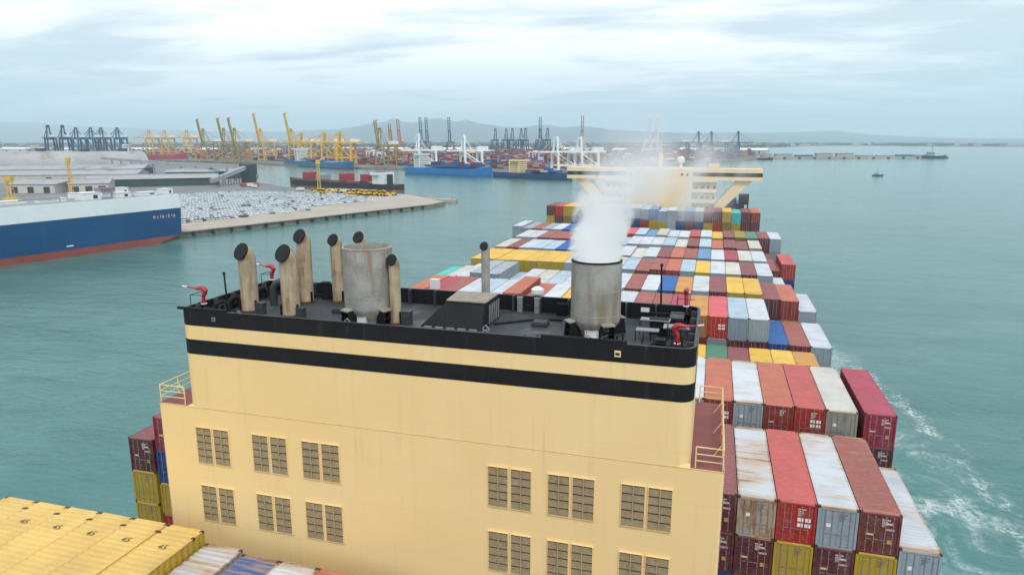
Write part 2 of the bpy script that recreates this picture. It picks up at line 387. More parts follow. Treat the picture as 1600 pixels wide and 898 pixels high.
def door_mesh(rods):
    b = MB(); w = CW / 2 - 0.17                       # left door, x from -w..-0.005
    b.box(-w, 0.05, 0.15, -0.006, 0.11, CH - 0.2)
    for z0, z1 in ((0.2, 0.66), (0.72, 1.18), (1.24, 1.70), (1.76, 2.2), (2.26, 2.62)):
        b.box(-w + 0.08, 0.032, z0, -0.09, 0.05, z1)
    for z in (0.35, 0.95, 1.9, 2.5): b.box(-w - 0.02, 0.025, z, -w + 0.16, 0.05, z + 0.05)
    if rods:
        for x in (-w * 0.72, -w * 0.30): b.box(x - 0.02, 0.0, 0.14, x + 0.02, 0.032, CH - 0.19, 1)
    return b.mesh('container_door', [C_BODY, GALV])
def rod_mesh():
    b = MB(); b.tube([(0, 0.012, 0.13), (0, 0.012, CH - 0.18)], 0.021, 6)
    for z in (0.16, 0.8, 1.5, 2.1, 2.62): b.box(-0.045, -0.01, z, 0.045, 0.032, z + 0.06)
    b.box(-0.02, -0.03, 1.02, 0.3, -0.005, 1.06); return b.mesh('container_lock_rod', GALV)
def casting_mesh():
    b = MB(); b.box(-0.085, -0.093, -0.065, 0.085, 0.093, 0.065); b.box(-0.04, -0.097, -0.03, 0.04, -0.093, 0.03, 1)
    return b.mesh('container_corner_casting', [RUSTD, SOOT])
def body_mesh(L):        # walls, frame and doors in one, for boxes far along the deck
    b = MB(); h = CW / 2
    for sd in (-1, 1):
        x = sd * (h - 0.015); pr = wave(int(L / 0.9), L - 0.36, 0.06); vs = []; fs = []
        for y, d in pr: vs += [(x + sd * d, y + 0.18, 0.1), (x + sd * d, y + 0.18, CH - 0.08)]
        for i in range(len(pr) - 1):
            f = (2 * i, 2 * i + 2, 2 * i + 3, 2 * i + 1); fs.append(f if sd > 0 else f[::-1])
        b.add(vs, fs)
        for y0, y1 in ((0.0, 0.16), (L - 0.16, L)): b.box(min(sd * h, sd * (h - 0.16)), y0, 0, max(sd * h, sd * (h - 0.16)), y1, CH - 0.01)
        b.box(min(sd * h, sd * (h - 0.08)), 0.16, 0, max(sd * h, sd * (h - 0.08)), L - 0.16, 0.14)
        w = h - 0.17; b.box(min(sd * w, sd * .008), 0.04, 0.12, max(sd * w, sd * .008), 0.1, CH - 0.15)
        for z0 in (0.25, 0.85, 1.45, 2.05): b.box(min(sd * (w - .1), sd * .1), 0.02, z0, max(sd * (w - .1), sd * .1), 0.04, z0 + 0.45)
        for k in (0.3, 0.72): b.box(sd * w * k - 0.022, 0.0, 0.1, sd * w * k + 0.022, 0.02, CH - 0.14, 1)
    b.box(-h + .16, 0.0, CH - .15, h - .16, .16, CH - .02); b.box(-h + .16, .0, 0, h - .16, .16, .12)
    b.box(-h + .16, L - .12, 0, h - .16, L - .02, CH - .02)
    return b.mesh('container_body', [C_BODY, GALV])
def plate_mesh(w, h):
    b = MB(); b.box(-w / 2, 0.024, -h / 2, w / 2, 0.0315, h / 2); return b.mesh('container_marking', PLATE)
def block_marks():
    b = MB()
    for i in (0, 1):
        for j in (0, 1):
            x0 = -0.42 + i * 0.46; z0 = -0.36 + j * 0.4
            b.box(x0, 0.024, z0, x0 + 0.36, 0.0315, z0 + 0.26)
    return b.mesh('container_block_letters', PLATE)
L40, L45 = 12.192, 13.716
RM = {L: roof_mesh(L) for L in (L40, L45)}; WMs = {(L, s): wall_mesh(L, s) for L in (L40, L45) for s in (-1, 1)}
FM = {L: frame_mesh(L, False) for L in (L40, L45)}; FMC = {L: frame_mesh(L, True) for L in (L40, L45)}
DM, DMR = door_mesh(False), door_mesh(True)
ROD, CAST, BODY = rod_mesh(), casting_mesh(), {L: body_mesh(L) for L in (L40, L45)}
PSQ, PWD, PBL = plate_mesh(0.26, 0.26), plate_mesh(0.5, 0.14), block_marks()
def id_lines():
    b = MB(); z = 0.0
    for n_, w_ in ((5, 0.07), (4, 0.06), (6, 0.045), (5, 0.045), (4, 0.045)):
        for k in range(n_): b.box(-0.36 + k * w_ * 1.45, 0.024, z - w_ * 1.3, -0.36 + k * w_ * 1.45 + w_, 0.0315, z)
        z -= w_ * 2.1
    return b.mesh('container_id_lettering', PLATE)
PID = id_lines()
def text_mesh(s, size, mat):
    cu = bpy.data.curves.new('t', 'FONT'); cu.body = s; cu.size = size; cu.align_x = 'CENTER'; cu.align_y = 'CENTER'; cu.extrude = 0.003
    o = bpy.data.objects.new('t', cu); COL.objects.link(o)
    me = bpy.data.meshes.new_from_object(o.evaluated_get(bpy.context.evaluated_depsgraph_get()))
    bpy.data.objects.remove(o); me.materials.clear(); me.materials.append(mat); return me
T45 = text_mesh('45', 0.6, paint('worn_number', (.16, .13, .06), .7, .5, 6.0))

PAL = {  # code: (word, roof sRGB, side and door sRGB darkened partly for weaker light, rust)
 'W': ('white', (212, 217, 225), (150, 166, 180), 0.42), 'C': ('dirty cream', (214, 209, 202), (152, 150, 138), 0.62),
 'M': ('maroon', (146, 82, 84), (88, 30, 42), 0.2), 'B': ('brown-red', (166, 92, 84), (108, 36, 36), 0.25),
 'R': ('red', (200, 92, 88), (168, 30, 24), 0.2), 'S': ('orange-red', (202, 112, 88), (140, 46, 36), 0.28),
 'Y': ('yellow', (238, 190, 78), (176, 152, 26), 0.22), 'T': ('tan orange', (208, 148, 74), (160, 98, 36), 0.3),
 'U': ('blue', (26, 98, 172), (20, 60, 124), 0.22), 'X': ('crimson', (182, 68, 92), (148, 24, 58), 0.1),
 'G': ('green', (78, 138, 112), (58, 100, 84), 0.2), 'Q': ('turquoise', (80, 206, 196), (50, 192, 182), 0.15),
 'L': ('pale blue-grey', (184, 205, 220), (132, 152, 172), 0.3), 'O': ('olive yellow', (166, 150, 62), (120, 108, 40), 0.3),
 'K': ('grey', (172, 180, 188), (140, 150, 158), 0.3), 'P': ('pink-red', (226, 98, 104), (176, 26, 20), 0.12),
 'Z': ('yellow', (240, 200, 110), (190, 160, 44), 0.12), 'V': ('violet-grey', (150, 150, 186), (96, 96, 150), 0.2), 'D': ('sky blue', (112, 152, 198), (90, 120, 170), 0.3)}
ALB = 0.86
nC = [0]
def container(code, x0, y0, ztop, lod, label, group, L=L40, rust=None, marks=None, dirty=False):
    word, rs, ds, ru = PAL[code]; ru = ru if rust is None else rust
    j = 1 + rng.uniform(-0.07, 0.07)
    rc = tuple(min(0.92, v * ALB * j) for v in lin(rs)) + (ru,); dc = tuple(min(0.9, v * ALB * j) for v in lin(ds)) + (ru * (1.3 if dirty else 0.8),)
    loc = (x0 + CW / 2, y0, ztop - CH); nC[0] += 1
    if lod == 3:
        r = ob('shipping_container', BODY[L], None, loc, 0, dc); tag(r, label, 'container', group)
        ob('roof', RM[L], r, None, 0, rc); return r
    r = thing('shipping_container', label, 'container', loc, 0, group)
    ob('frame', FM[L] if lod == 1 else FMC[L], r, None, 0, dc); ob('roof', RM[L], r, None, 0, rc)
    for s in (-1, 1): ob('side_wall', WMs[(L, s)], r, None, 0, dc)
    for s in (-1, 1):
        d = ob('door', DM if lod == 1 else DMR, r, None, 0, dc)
        if s > 0: d.scale = (-1, 1, 1)
        if lod == 1:
            w = CW / 2 - 0.17
            for k in (0.72, 0.30): ob('lock_rod', ROD, d, (-w * k, 0, 0))
        if s > 0 and marks == 'block': m = ob('block_letters', PBL, d, (-0.5, 0, 1.55), 0, (0.8, 0.8, 0.8, 0)); m.scale = (-1, 1, 1)
        if s > 0 and lod == 1:
            m = ob('id_lettering', PID, d, (-0.45, 0, 2.5), 0, (0.66, 0.64, 0.62, 0) if code not in 'WCKLZY' else (0.12, 0.14, 0.18, 0)); m.scale = (-1, 1, 1); m['kind'] = 'stuff'
        if lod == 1 and marks != 'block':
            if s < 0 and code in 'WCKL': ob('marking', PSQ, d, (-0.52, 0, 1.62), 0, (0.80, 0.83, 0.86, 0))
            if code in 'MBX' and s > 0:
                ob('marking', PSQ, d, (-0.62, 0, 0.95), 0, (0.75, 0.42, 0.03, 0))
                ob('marking', PWD, d, (-0.5, 0, 2.2), 0, (0.62, 0.5, 0.5, 0)); ob('marking', PWD, d, (-0.6, 0, 1.8), 0, (0.5, 0.36, 0.36, 0))
            if code in 'MBRSX' and s < 0: ob('marking', PWD, d, (-0.55, 0, 1.35), 0, (0.68, 0.5, 0.3, 0))
            if code == 'Y': ob('marking', PWD, d, (-0.5, 0, 1.7), 0, (0.35, 0.28, 0.06, 0))
    if lod == 1:
        for sx_ in (-1, 1):
            for yy in (0.095, L - 0.095):
                for z in (0.065, CH - 0.064): ob('corner_casting', CAST, r, (sx_ * (CW / 2 - 0.084), yy, z))
    return r

STK = MB(); STK_C = []          # boxes buried under the top tiers
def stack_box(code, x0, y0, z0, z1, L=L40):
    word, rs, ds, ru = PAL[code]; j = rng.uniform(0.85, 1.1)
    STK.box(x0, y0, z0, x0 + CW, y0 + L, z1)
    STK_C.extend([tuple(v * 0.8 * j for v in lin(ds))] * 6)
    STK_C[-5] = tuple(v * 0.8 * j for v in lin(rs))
DECKZ = 18.0
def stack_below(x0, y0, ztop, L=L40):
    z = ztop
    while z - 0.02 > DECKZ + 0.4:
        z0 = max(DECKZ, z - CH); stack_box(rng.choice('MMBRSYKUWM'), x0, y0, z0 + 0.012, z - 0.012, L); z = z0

def side_words(c):
    k = 12 - c
    return (ORD[k] + ' from starboard edge') if k <= 12 else (ORD[c + 14] + ' from port edge')
# each bay: name, near-end Y, detail, default top, {column: (code, top or None, options)}
RT, LT = 32.0, 32.65
bays = []
A = {6: ('M',), 7: ('W', None, dict(rust=0.92, dirty=True)), 8: ('R', None, dict(marks='block', rust=0.3)), 9: ('W', None, dict(rust=0.82)), 10: ('B', None, dict(rust=0.55)), 11: ('W', 28.4, dict(rust=0.84))}
bays.append(('first', 0.0, 1, 30.65, A))
B = {5: ('W',), 6: ('S', None, dict(rust=0.45, marks='block')), 7: ('W', None, dict(rust=0.88)), 8: ('S', None, dict(rust=0.5)), 9: ('R', None, dict(marks='block', rust=0.2)), 10: ('C', None, dict(rust=0.55, dirty=True)), 11: ('X',)}
bays.append(('second', 15.2, 1, 31.65, B))
bays.append(('third', 29.9, 2, 28.8, {5: ('Y',), 6: ('G',), 7: ('M',), 8: ('Y',), 9: ('Y',), 10: ('T',)}))
D = {-11: ('S', LT), -10: ('X', LT), -9: ('B', LT), -8: ('W', LT), -7: ('L', LT), -6: ('W', LT), -5: ('S', 33.3), -4: ('S', 32.3), -3: ('W', 32.3), -2: ('Y', 32.2), -1: ('W', 32.2), 0: ('W', 32.1),
     1: ('W',), 2: ('B',), 3: ('B',), 4: ('X',), 5: ('T',), 6: ('P', None, dict(marks='block')), 7: ('L',), 8: ('W', None, dict(rust=0.2)), 9: ('U', 28.85), 10: ('B', 28.85), 11: ('W', 28.85)}
bays.append(('fourth', 44.6, 2, 31.9, D))
E_ = {-12: ('Q', 31.4), -11: ('C', 31.7), -10: ('W', 32.2), -9: ('K', 32.9), -8: ('K', 32.9), -7: ('L', 31.0), -6: ('W', 31.7), -5: ('C', 31.7), -4: ('L', 31.7), -3: ('W', 31.7), -2: ('W', 31.8), -1: ('W', 31.8), 0: ('W', 31.75), 1: ('B', 31.75), 2: ('W', 31.75), 3: ('U', 31.75), 4: ('T', 31.75),
      5: ('W', None, dict(rust=0.66)), 6: ('M',), 7: ('Y',), 8: ('Y',), 9: ('M', 31.4), 10: ('S', 31.3), 11: ('W', 29.85)}
bays.append(('fifth', 59.3, 2, 32.0, E_))
F = {c: ('Y', LT) for c in range(-11, -4)}
F.update({-4: ('W', LT), -3: ('L',), -2: ('W',), -1: ('C',), 0: ('L',), 1: ('B', 32.2, dict(rust=.5)), 2: ('B', 32.2), 3: ('S', 32.2), 4: ('L', 32.2), 5: ('Y',), 6: ('W', None, dict(rust=.2)), 7: ('C', None, dict(rust=.75)), 8: ('M',), 9: ('W',), 10: ('W', 29.6)})
bays.append(('sixth', 74.0, 3, 32.05, F))
G = {-11: ('C', LT), -10: ('M', LT), -9: ('W', LT), -8: ('L', LT), -7: ('L', LT), -6: ('U', LT), -5: ('W', LT), -4: ('L',), -3: ('W',), -2: ('C',), -1: ('W',), 0: ('C',), 1: ('W',), 2: ('M',), 3: ('S',), 4: ('B',), 5: ('D',), 6: ('W',), 7: ('X',), 8: ('C',), 9: ('W',), 10: ('B', 30.4), 11: ('R', 31.6)}
bays.append(('seventh', 88.8, 3, 32.02, G))
H = {-11: ('W', LT), -10: ('W', LT), -9: ('B', LT), -8: ('B', LT), -7: ('B', LT), -6: ('W', LT), -5: ('L', LT), -4: ('W',), -3: ('W',), -2: ('L',), -1: ('W',), 0: ('W',), 1: ('W',), 2: ('L',), 3: ('C',), 4: ('M',), 5: ('L',), 6: ('S',), 7: ('M',), 8: ('M',), 9: ('C', None, dict(rust=.7)), 10: ('M', 29.3)}
bays.append(('eighth', 104.0, 3, 32.1, H))
I = {-13: ('W', 33.1), -12: ('K', LT), -11: ('B', LT), -10: ('K', LT), -9: ('W', LT), -8: ('U', LT), -7: ('L', LT), -6: ('W', LT), -5: ('C',), -4: ('B',), -3: ('W',), -2: ('P',), -1: ('L',), 0: ('D',), 1: ('C',), 2: ('W',), 3: ('W',), 4: ('R',), 5: ('W',), 6: ('Y',), 7: ('M',), 8: ('O',), 9: ('G', None, dict(rust=.5)), 10: ('M',), 11: ('W', None, dict(rust=.2))}
bays.append(('ninth', 119.0, 3, 32.2, I))
JC = 'MRYYMXLWKLWLDLWKVWMMYQMS'
J = {c: (JC[c + 13], 34.75 if c < 0 else 34.3) for c in range(-13, 11)}
bays.append(('tenth', 156.0, 3, 34.3, J))
for nm, y0, lod, top, cols in bays:
    for c in range(-13, 12):
        x0 = 2.5 * c + 0.03
        if c in cols:
            e = cols[c]; zt = e[1] if len(e) > 1 and e[1] else top; op = dict(e[2]) if len(e) > 2 else {}
            if nm == 'second' and c == 11: x0 += 0.45
            zt += rng.choice((0, 0, -0.03, 0.03, -0.3 if lod == 3 and c > -4 else 0))
            word = PAL[e[0]][0]
            if op.get('rust', 0) > 0.6: word = 'rust-streaked ' + word
            container(e[0], x0, y0 + rng.uniform(-0.03, 0.03), zt, lod, f'{word} container, {side_words(c)}, {nm} row ahead of funnel casing', 'containers stowed on deck', **op)
            low = {('first', 6): 'M', ('first', 7): 'M', ('first', 8): 'Y', ('first', 9): 'M', ('first', 10): 'Y', ('first', 11): 'K', ('second', 11): 'M', ('second', 6): 'B', ('second', 7): 'M',
                   ('fourth', 6): 'K', ('fourth', 7): 'M', ('fourth', 8): 'M', ('fourth', 9): 'U', ('ninth', 10): 'M', ('ninth', 11): 'K'}.get((nm, c))
            if nm == 'tenth' and c in (-13, -12, -11, 3, 4, 5, 6, 7, 8, 9, 10): low = {-13: 'Y', -12: 'M', -11: 'O', 3: 'B', 4: 'U', 5: 'Y', 6: 'R', 7: 'O', 8: 'Y', 9: 'M', 10: 'M'}[c]
            zb = zt - CH
            if low:
                container(low, x0, y0, zb - 0.02, 2 if lod == 1 and c < 6 else lod, f'{PAL[low][0]} container one tier down, {side_words(c)}, {nm} row ahead', 'containers stowed on deck', dirty=True)
                zb -= CH + 0.02
            stack_below(x0, y0, zb - 0.02)
        elif c <= 10 and not (nm == 'first' and c < -10) and c > -12:
            stack_below(x0, y0, top - (0.0 if nm in ('first', 'second', 'third') else 0.3))
for c in range(-13, 12): stack_below(2.5 * c + .03, 136.5, 26.6)       # a low bay out of sight before the bridge house
# port-side stacks seen past the left edge of the casing
for x0, zt, codes in ((-31.05, 29.7, 'MYYK'), (-28.3, 31.8, 'XUYR')):
    z = zt
    for i, k in enumerate(codes):
        tier = ('top', 'second', 'third', 'fourth')[i]
        container(k, x0, -2.1, z, 1 if i < 3 else 2, f'{PAL[k][0]} container, {tier} tier of the {"outermost" if x0 < -30 else "next inner"} port stack beside the casing', 'containers stowed on deck', dirty=True)
        z -= CH + 0.015
    stack_below(x0, -2.1, z)
# the bay aft of the casing, nearest the camera
for i in range(6):
    r = container('Z', -27.5 + 2.5 * i, -15.1 - L45, 31.7 + 0.03 * i - (0.06 if i == 5 else 0), 1, f'yellow container marked 45, {ORD[i + 1]} from the left in the row nearest the camera', 'containers aft of the casing', L45, rust=0.12)
    m = ob('roof_number', T45, r, (0.15, L45 - 2.05, CH + 0.002))
    for kk in (L45 - 0.85,):
        for s in (-1, 1): ob('corner_casting', CAST, r, (s * (CW / 2 - 0.06), kk, CH - 0.058))
    stack_below(-27.5 + 2.5 * i, -15.1 - L45, 31.7 - CH - 0.07, L45)
for i, (k, zt, ru) in enumerate((('W', 31.0, 0.75), ('U', 30.75, 0.6), ('W', 30.75, 0.75), ('S', 30.75, 0.2), ('M', 30.7, 0.2))):
    container(k, -12.45 + 2.45 * i + (0.02 if i else 0), -15.1 - L40, zt, 1, f'{PAL[k][0]} container, {ORD[i + 1]} to the right of the yellow row in the foreground', 'containers aft of the casing', rust=ru)
    stack_below(-12.45 + 2.45 * i, -15.1 - L40, zt - CH - 0.02)
# boxes forward of the bridge, starboard bow
for i, (k, x, z) in enumerate((('V', 14.6, 33.6), ('V', 17.1, 34.9), ('U', 19.6, 35.2), ('U', 22.1, 33.6))):
    container(k, x, 192.0, z, 3, f'{PAL[k][0]} container on the bow, {ORD[4 - i]} from the right, seen under the starboard bridge wing', 'containers on the bow')
    stack_below(x, 192.0, z - CH - 0.02)
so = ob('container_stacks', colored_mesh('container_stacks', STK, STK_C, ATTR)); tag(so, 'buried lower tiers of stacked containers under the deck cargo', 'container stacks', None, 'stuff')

# ------------------------------------------------------------------ own ship: hull, casing, stacks, bridge
ship = thing('container_ship', 'very large container ship with cream funnel casing and bridge, sailing away', 'ship', (0, 0, 0))
HULLM = paint('hull_black', (0.02, 0.022, 0.026), 0.45, 0.2, 0.1)
XC = -1.1
def hull_sec(y):
    if y < 200: return 31.9
    t = (y - 200) / 62; return 31.9 * max(0.02, 1 - t * t)
ys = [-150, -140] + list(range(-120, 200, 40)) + [200, 212, 224, 234, 244, 252, 258, 262]
hb = MB(); ring = []
lv = [(-14, 0.82), (-2, 0.97), (8, 1.0), (17.3, 1.0)]
vs = []; fs = []
for y in ys:
    hw = hull_sec(y)
    for s in (-1, 1):
        for z, k in lv: vs.append((XC + s * hw * k, y + (4 if y > 200 and z > 8 else 0), z))
n = 2 * len(lv)
for i in range(len(ys) - 1):
    for s in (0, 1):
        for k in range(len(lv) - 1):
            a = i * n + s * len(lv) + k; f = (a, a + n, a + n + 1, a + 1); fs.append(f if s == 1 else f[::-1])
fs.append(tuple(range(0, len(lv))) + tuple(range(2 * len(lv) - 1, len(lv) - 1, -1)))
hb.add(vs, fs); hb.build('hull', HULLM, ship)
dk = MB(); dk.prism([(XC - hull_sec(y), y) for y in ys] + [(XC + hull_sec(y), y) for y in reversed(ys)][::1], 16.9, 17.35)
dk.build('main_deck', MAROON, ship)
hc = MB()
for y in (-29, -15.0 - 14, 0, 15.2, 29.9, 44.6, 59.3, 74, 88.8, 104, 119, 136.5, 156, 192): hc.box(-32.4, y, 17.36, 29.8, y + 12.4, 17.98)
hc.build('hatch_covers', MAROON, ship)

XL, XR, YA, YF = -14.48, 14.42, -13.28, -4.35        # upper casing
XL2, XR2, ZP = -16.54, 16.02, 38.56                    # lower casing, platform level
lc = MB(); lc.prism(rrect(XL2, YA, XR2, YF + 0.1, 0.12, 2), 17.3, ZP); lc.build('lower_casing', CASING, ship)
uc = MB(); uc.prism(rrect(XL, YA + 0.004, XR, YF, 0.7, 6), ZP - 0.3, 43.55, 0, False); uc.build('upper_casing', CASING, ship, True)
sm = MB(); sm.box(XL2, YA - 0.012, ZP - 0.05, XR2, YA + 0.02, ZP - 0.02)
sm.build('weld_seam', paint('seam', (0.62, 0.44, 0.19), 0.6, 0.3, 3.0), ship)
st = MB(); st.prism(rrect(XL - 0.012, YA - 0.012, XR + 0.012, YF + 0.012, 0.71, 6), 41.84, 42.71); st.build('black_stripe', BLACK, ship, True)
# bulwark: outer and inner skins with a rim
bw = MB(); o_ = rrect(XL - 0.01, YA - 0.01, XR + 0.01, YF + 0.01, 0.71, 6); i_ = rrect(XL + 0.14, YA + 0.14, XR - 0.14, YF - 0.14, 0.56, 6)
nn = len(o_)
for lo, hi, pts, flip in ((43.55, 44.47, o_, False), (43.45, 44.47, i_, True)):
    vv = [(x, y, lo) for x, y in pts] + [(x, y, hi) for x, y in pts]
    ff = [(i, (i + 1) % nn, nn + (i + 1) % nn, nn + i) for i in range(nn)]
    bw.add(vv, [f[::-1] for f in ff] if flip else ff)
bw.add([(x, y, 44.47) for x, y in o_] + [(x, y, 44.47) for x, y in i_], [(i, (i + 1) % nn, nn + (i + 1) % nn, nn + i) for i in range(nn)], 1)
bw.build('bulwark', [BLACK, DARKG], ship)
fdk = MB(); fdk.prism(rrect(XL + 0.1, YA + 0.1, XR - 0.1, YF - 0.1, 0.5, 3), 43.4, 43.5); fdk.build('funnel_deck', DECKG, ship)
rs = MB(); rs.box(XL - 0.01, YA - 0.02, 44.46, -11.2, YA + 0.15, 44.60); rs.build('bulwark_riser', BLACK, ship)
rs = MB(); rs.box(7.0, YA - 0.02, 44.46, 11.2, YA + 0.15, 44.62); rs.build('bulwark_riser', BLACK, ship)
rib = MB(); rib.box(-0.05, -0.34, 0, 0.05, 0, 0.96); ribm = rib.mesh('stiffener', DARKG)
for x in [-12.6 + 1.75 * k for k in range(16)]: ob('stiffener', ribm, ship, (x, YF - 0.14, 43.5))
for y in (-12, -10.4, -8.8, -7.2, -5.6):
    for s in (-1, 1):
        o = ob('stiffener', ribm, ship, ((XL + 0.14) if s < 0 else (XR - 0.14), y, 43.5), rad(90 if s < 0 else -90))
# platform decks outboard of the upper casing with railings
for s, xa, xb in ((-1, XL2, XL), (1, XR, XR2)):
    p = MB(); p.box(xa + 0.02, YA + 0.03, ZP, xb - (0.01 if s < 0 else 0.02), YF + 0.07, ZP + 0.012)
    if s > 0: p.box(xa + .3, YA + .03, ZP, xb - 0.02, YF + .07, ZP + .013)
    p.build('platform_deck', MAROON, ship)
    xe = xa + 0.08 if s < 0 else xb - 0.08; xi = xb - 0.25 if s < 0 else xa + 0.25
    r = MB(); ya, yf = YA + 0.12, YF - 0.05
    for z in (0.38, 0.72, 1.08):
        r.tube([(xi, ya, ZP + z), (xe, ya, ZP + z), (xe, yf, ZP + z), (xi, yf, ZP + z)], 0.028 if z < 1 else 0.035, 6)
    rl = r.build('railing', CREAM, ship)
    pm_ = MB(); pm_.tube([(0, 0, 0.01), (0, 0, 1.08)], 0.032, 6); pm_ = pm_.mesh('railing_post', CREAM)
    sm_ = MB(); sm_.tube([(0, 0, 0.75), (-s * 0.45, 0, 0.02)], 0.025, 5); sm_ = sm_.mesh('stay', CREAM)
    for k in range(7):
        y = ya + (yf - ya) * k / 6
        ob('post', pm_, rl, (xe, y, ZP))
        if k % 2 == 1: ob('stay', sm_, rl, (xe, y, ZP))
    ob('post', pm_, rl, (xi, ya, ZP)); ob('post', pm_, rl, (xi, yf, ZP))
# louvered vents: a frame, slats and a centre bar for each leaf
def slat_m(w):
    b = MB(); b.add([(0, -0.015, 0.0), (w, -0.015, 0.0), (w, 0.1, 0.40), (0, 0.1, 0.40), (0, -0.015, 0.02), (w, -0.015, 0.02), (w, 0.1, 0.42), (0, 0.1, 0.42)],
                    [(0, 3, 2, 1), (4, 5, 6, 7), (0, 1, 5, 4), (1, 2, 6, 5), (2, 3, 7, 6), (3, 0, 4, 7)]); return b.mesh('slat', LOUV)
for x0, x1 in ((-14.0, -11.75), (-10.13, -7.88), (-6.86, -4.52), (4.25, 6.56), (7.48, 9.84), (11.22, 13.67)):
    for z0, z1 in ((35.06, 37.3), (31.29, 33.56)):
        hw = (x1 - x0 - 0.18) / 2; y = YA - 0.08
        f = MB()
        for a, b_ in ((x0, x0 + hw), (x1 - hw, x1)):
            f.box(a - 0.03, y, z0 - 0.03, a, YA + 0.01, z1 + 0.03); f.box(b_, y, z0 - 0.03, b_ + 0.03, YA + 0.01, z1 + 0.03)
            f.box(a, y, z0 - 0.03, b_, YA + 0.01, z0); f.box(a, y, z1, b_, YA + 0.01, z1 + 0.03)
            f.box(a, YA - 0.014, z0, b_, YA - 0.010, z1, 1)  # dark sheet: the shade behind the slats is put into its colour
        v = f.build('louver_vent', [CREAM, LOUVD], ship)
        fl = MB(); fl.box(x0 - 0.16, YA - 0.008, z0 - 0.16, x1 + 0.16, YA + 0.02, z1 + 0.16); fl.build('backing_plate', CASING, v)
        smh = slat_m(hw); ns = 5; ph = (z1 - z0) / ns
        cb = MB(); cb.box(-0.028, -0.034, 0, 0.028, -0.006, z1 - z0); cbm = cb.mesh('centre_bar', paint('centre_bar', (.40, .31, .175), .6))
        for a in (x0, x1 - hw):
            for k in range(ns):
                o = ob('slat', smh, v, (a, YA - 0.062, z0 + k * ph + 0.01)); o.scale = (1, 0.5, ph / 0.5)
            ob('centre_bar', cbm, v, (a + hw / 2, YA - 0.052, z0))
# small fittings on the aft faces
for x, z, w in ((-12.15, 44.02, 0.22), (10.65, 43.98, 0.3)):
    b = MB(); b.box(x, YA - 0.08, z - w * 0.5, x + w, YA - 0.011, z + w * 0.5); b.box(x + .05, YA - .1, z - .06, x + w - .05, YA - .08, z + .06, 1)
    b.build('lamp_housing', [CREAM if x > 0 else GALV, GLASS], ship)
# the two main stacks
def big_stack(x, y, r, top, label, flare):
    b = MB(); h = top - 43.5
    b.lathe([(r * 0.62, 0), (r * 0.66, 0.25), (r * 0.96, 0.75), (r, 1.0), (r, h - 0.02), (r - 0.02, h), (r - 0.09, h), (r - 0.1, h - 0.05), (r - 0.1, h * 0.35)], 40)
    b.lathe([(0.0, h * 0.35 + .01), (r - 0.1, h * 0.35)], 40, 1)
    o = b.build('main_stack', [FUNNEL, SOOT], ship, True, (x, y, 43.5)); o['label'] = label
    for zb in (0.30, 0.62):
        w = MB(); w.lathe([(r + 0.001, h * zb), (r + 0.012, h * zb + 0.015), (r + 0.001, h * zb + 0.03)], 40); w.build('weld_ring', FUNNEL, o, True)
    lp = MB(); lp.lathe([(r + 0.02, h - 0.08), (r + 0.02, h - 0.01), (r - 0.03, h + 0.012), (r - 0.1, h + 0.01)], 40); lp.build('rim', FUNNEL if flare else SOOT, o, True)
    for k in range(4):
        a = rad(45 + 90 * k + (18 if flare else -10)); g = MB()
        ca, sa = math.cos(a), math.sin(a)
        for s in (-0.3, 0.3):
            px, py = -sa * s, ca * s
            g.add([(ca * r * 0.7 + px, sa * r * 0.7 + py, 0), (ca * r * 1.28 + px, sa * r * 1.28 + py, 0), (ca * r * 1.2 + px, sa * r * 1.2 + py, 0.85), (ca * r * 0.9 + px, sa * r * 0.9 + py, 1.0)], [(0, 1, 2, 3)])
        g.bar((ca * r * 0.98, sa * r * 0.98, 0.92), (ca * r * 1.26, sa * r * 1.26, 0.86), 0.7, 0.07, 1)
        g.bar((ca * r * 0.9, sa * r * 0.9, 0.4), (ca * r * 1.2, sa * r * 1.2, 0.4), 0.58, 0.05)
        g.build('support_bracket', [BLACK, TAN], o)
    d = MB(); d.box(-0.28, -r * 0.68 - 0.16, 0.02, 0.28, -r * 0.55, 0.55); d.bar((-.28, -r * .68 - .2, .1), (.28, -r * .68 - .2, .1), .05); d.bar((-.34, -r * .68 - .2, 0), (-.34, -r * .68 - .2, .5), .05); d.bar((.34, -r * .68 - .2, 0), (.34, -r * .68 - .2, .5), .05)
    d.build('drain_box', WHITE, o)
big_stack(-4.4, -9.2, 1.43, 47.92, 'bare grey main stack without smoke, beige pipes round it', True)
big_stack(8.93, -8.55, 1.36, 47.68, 'bare grey main stack giving off white smoke', False)
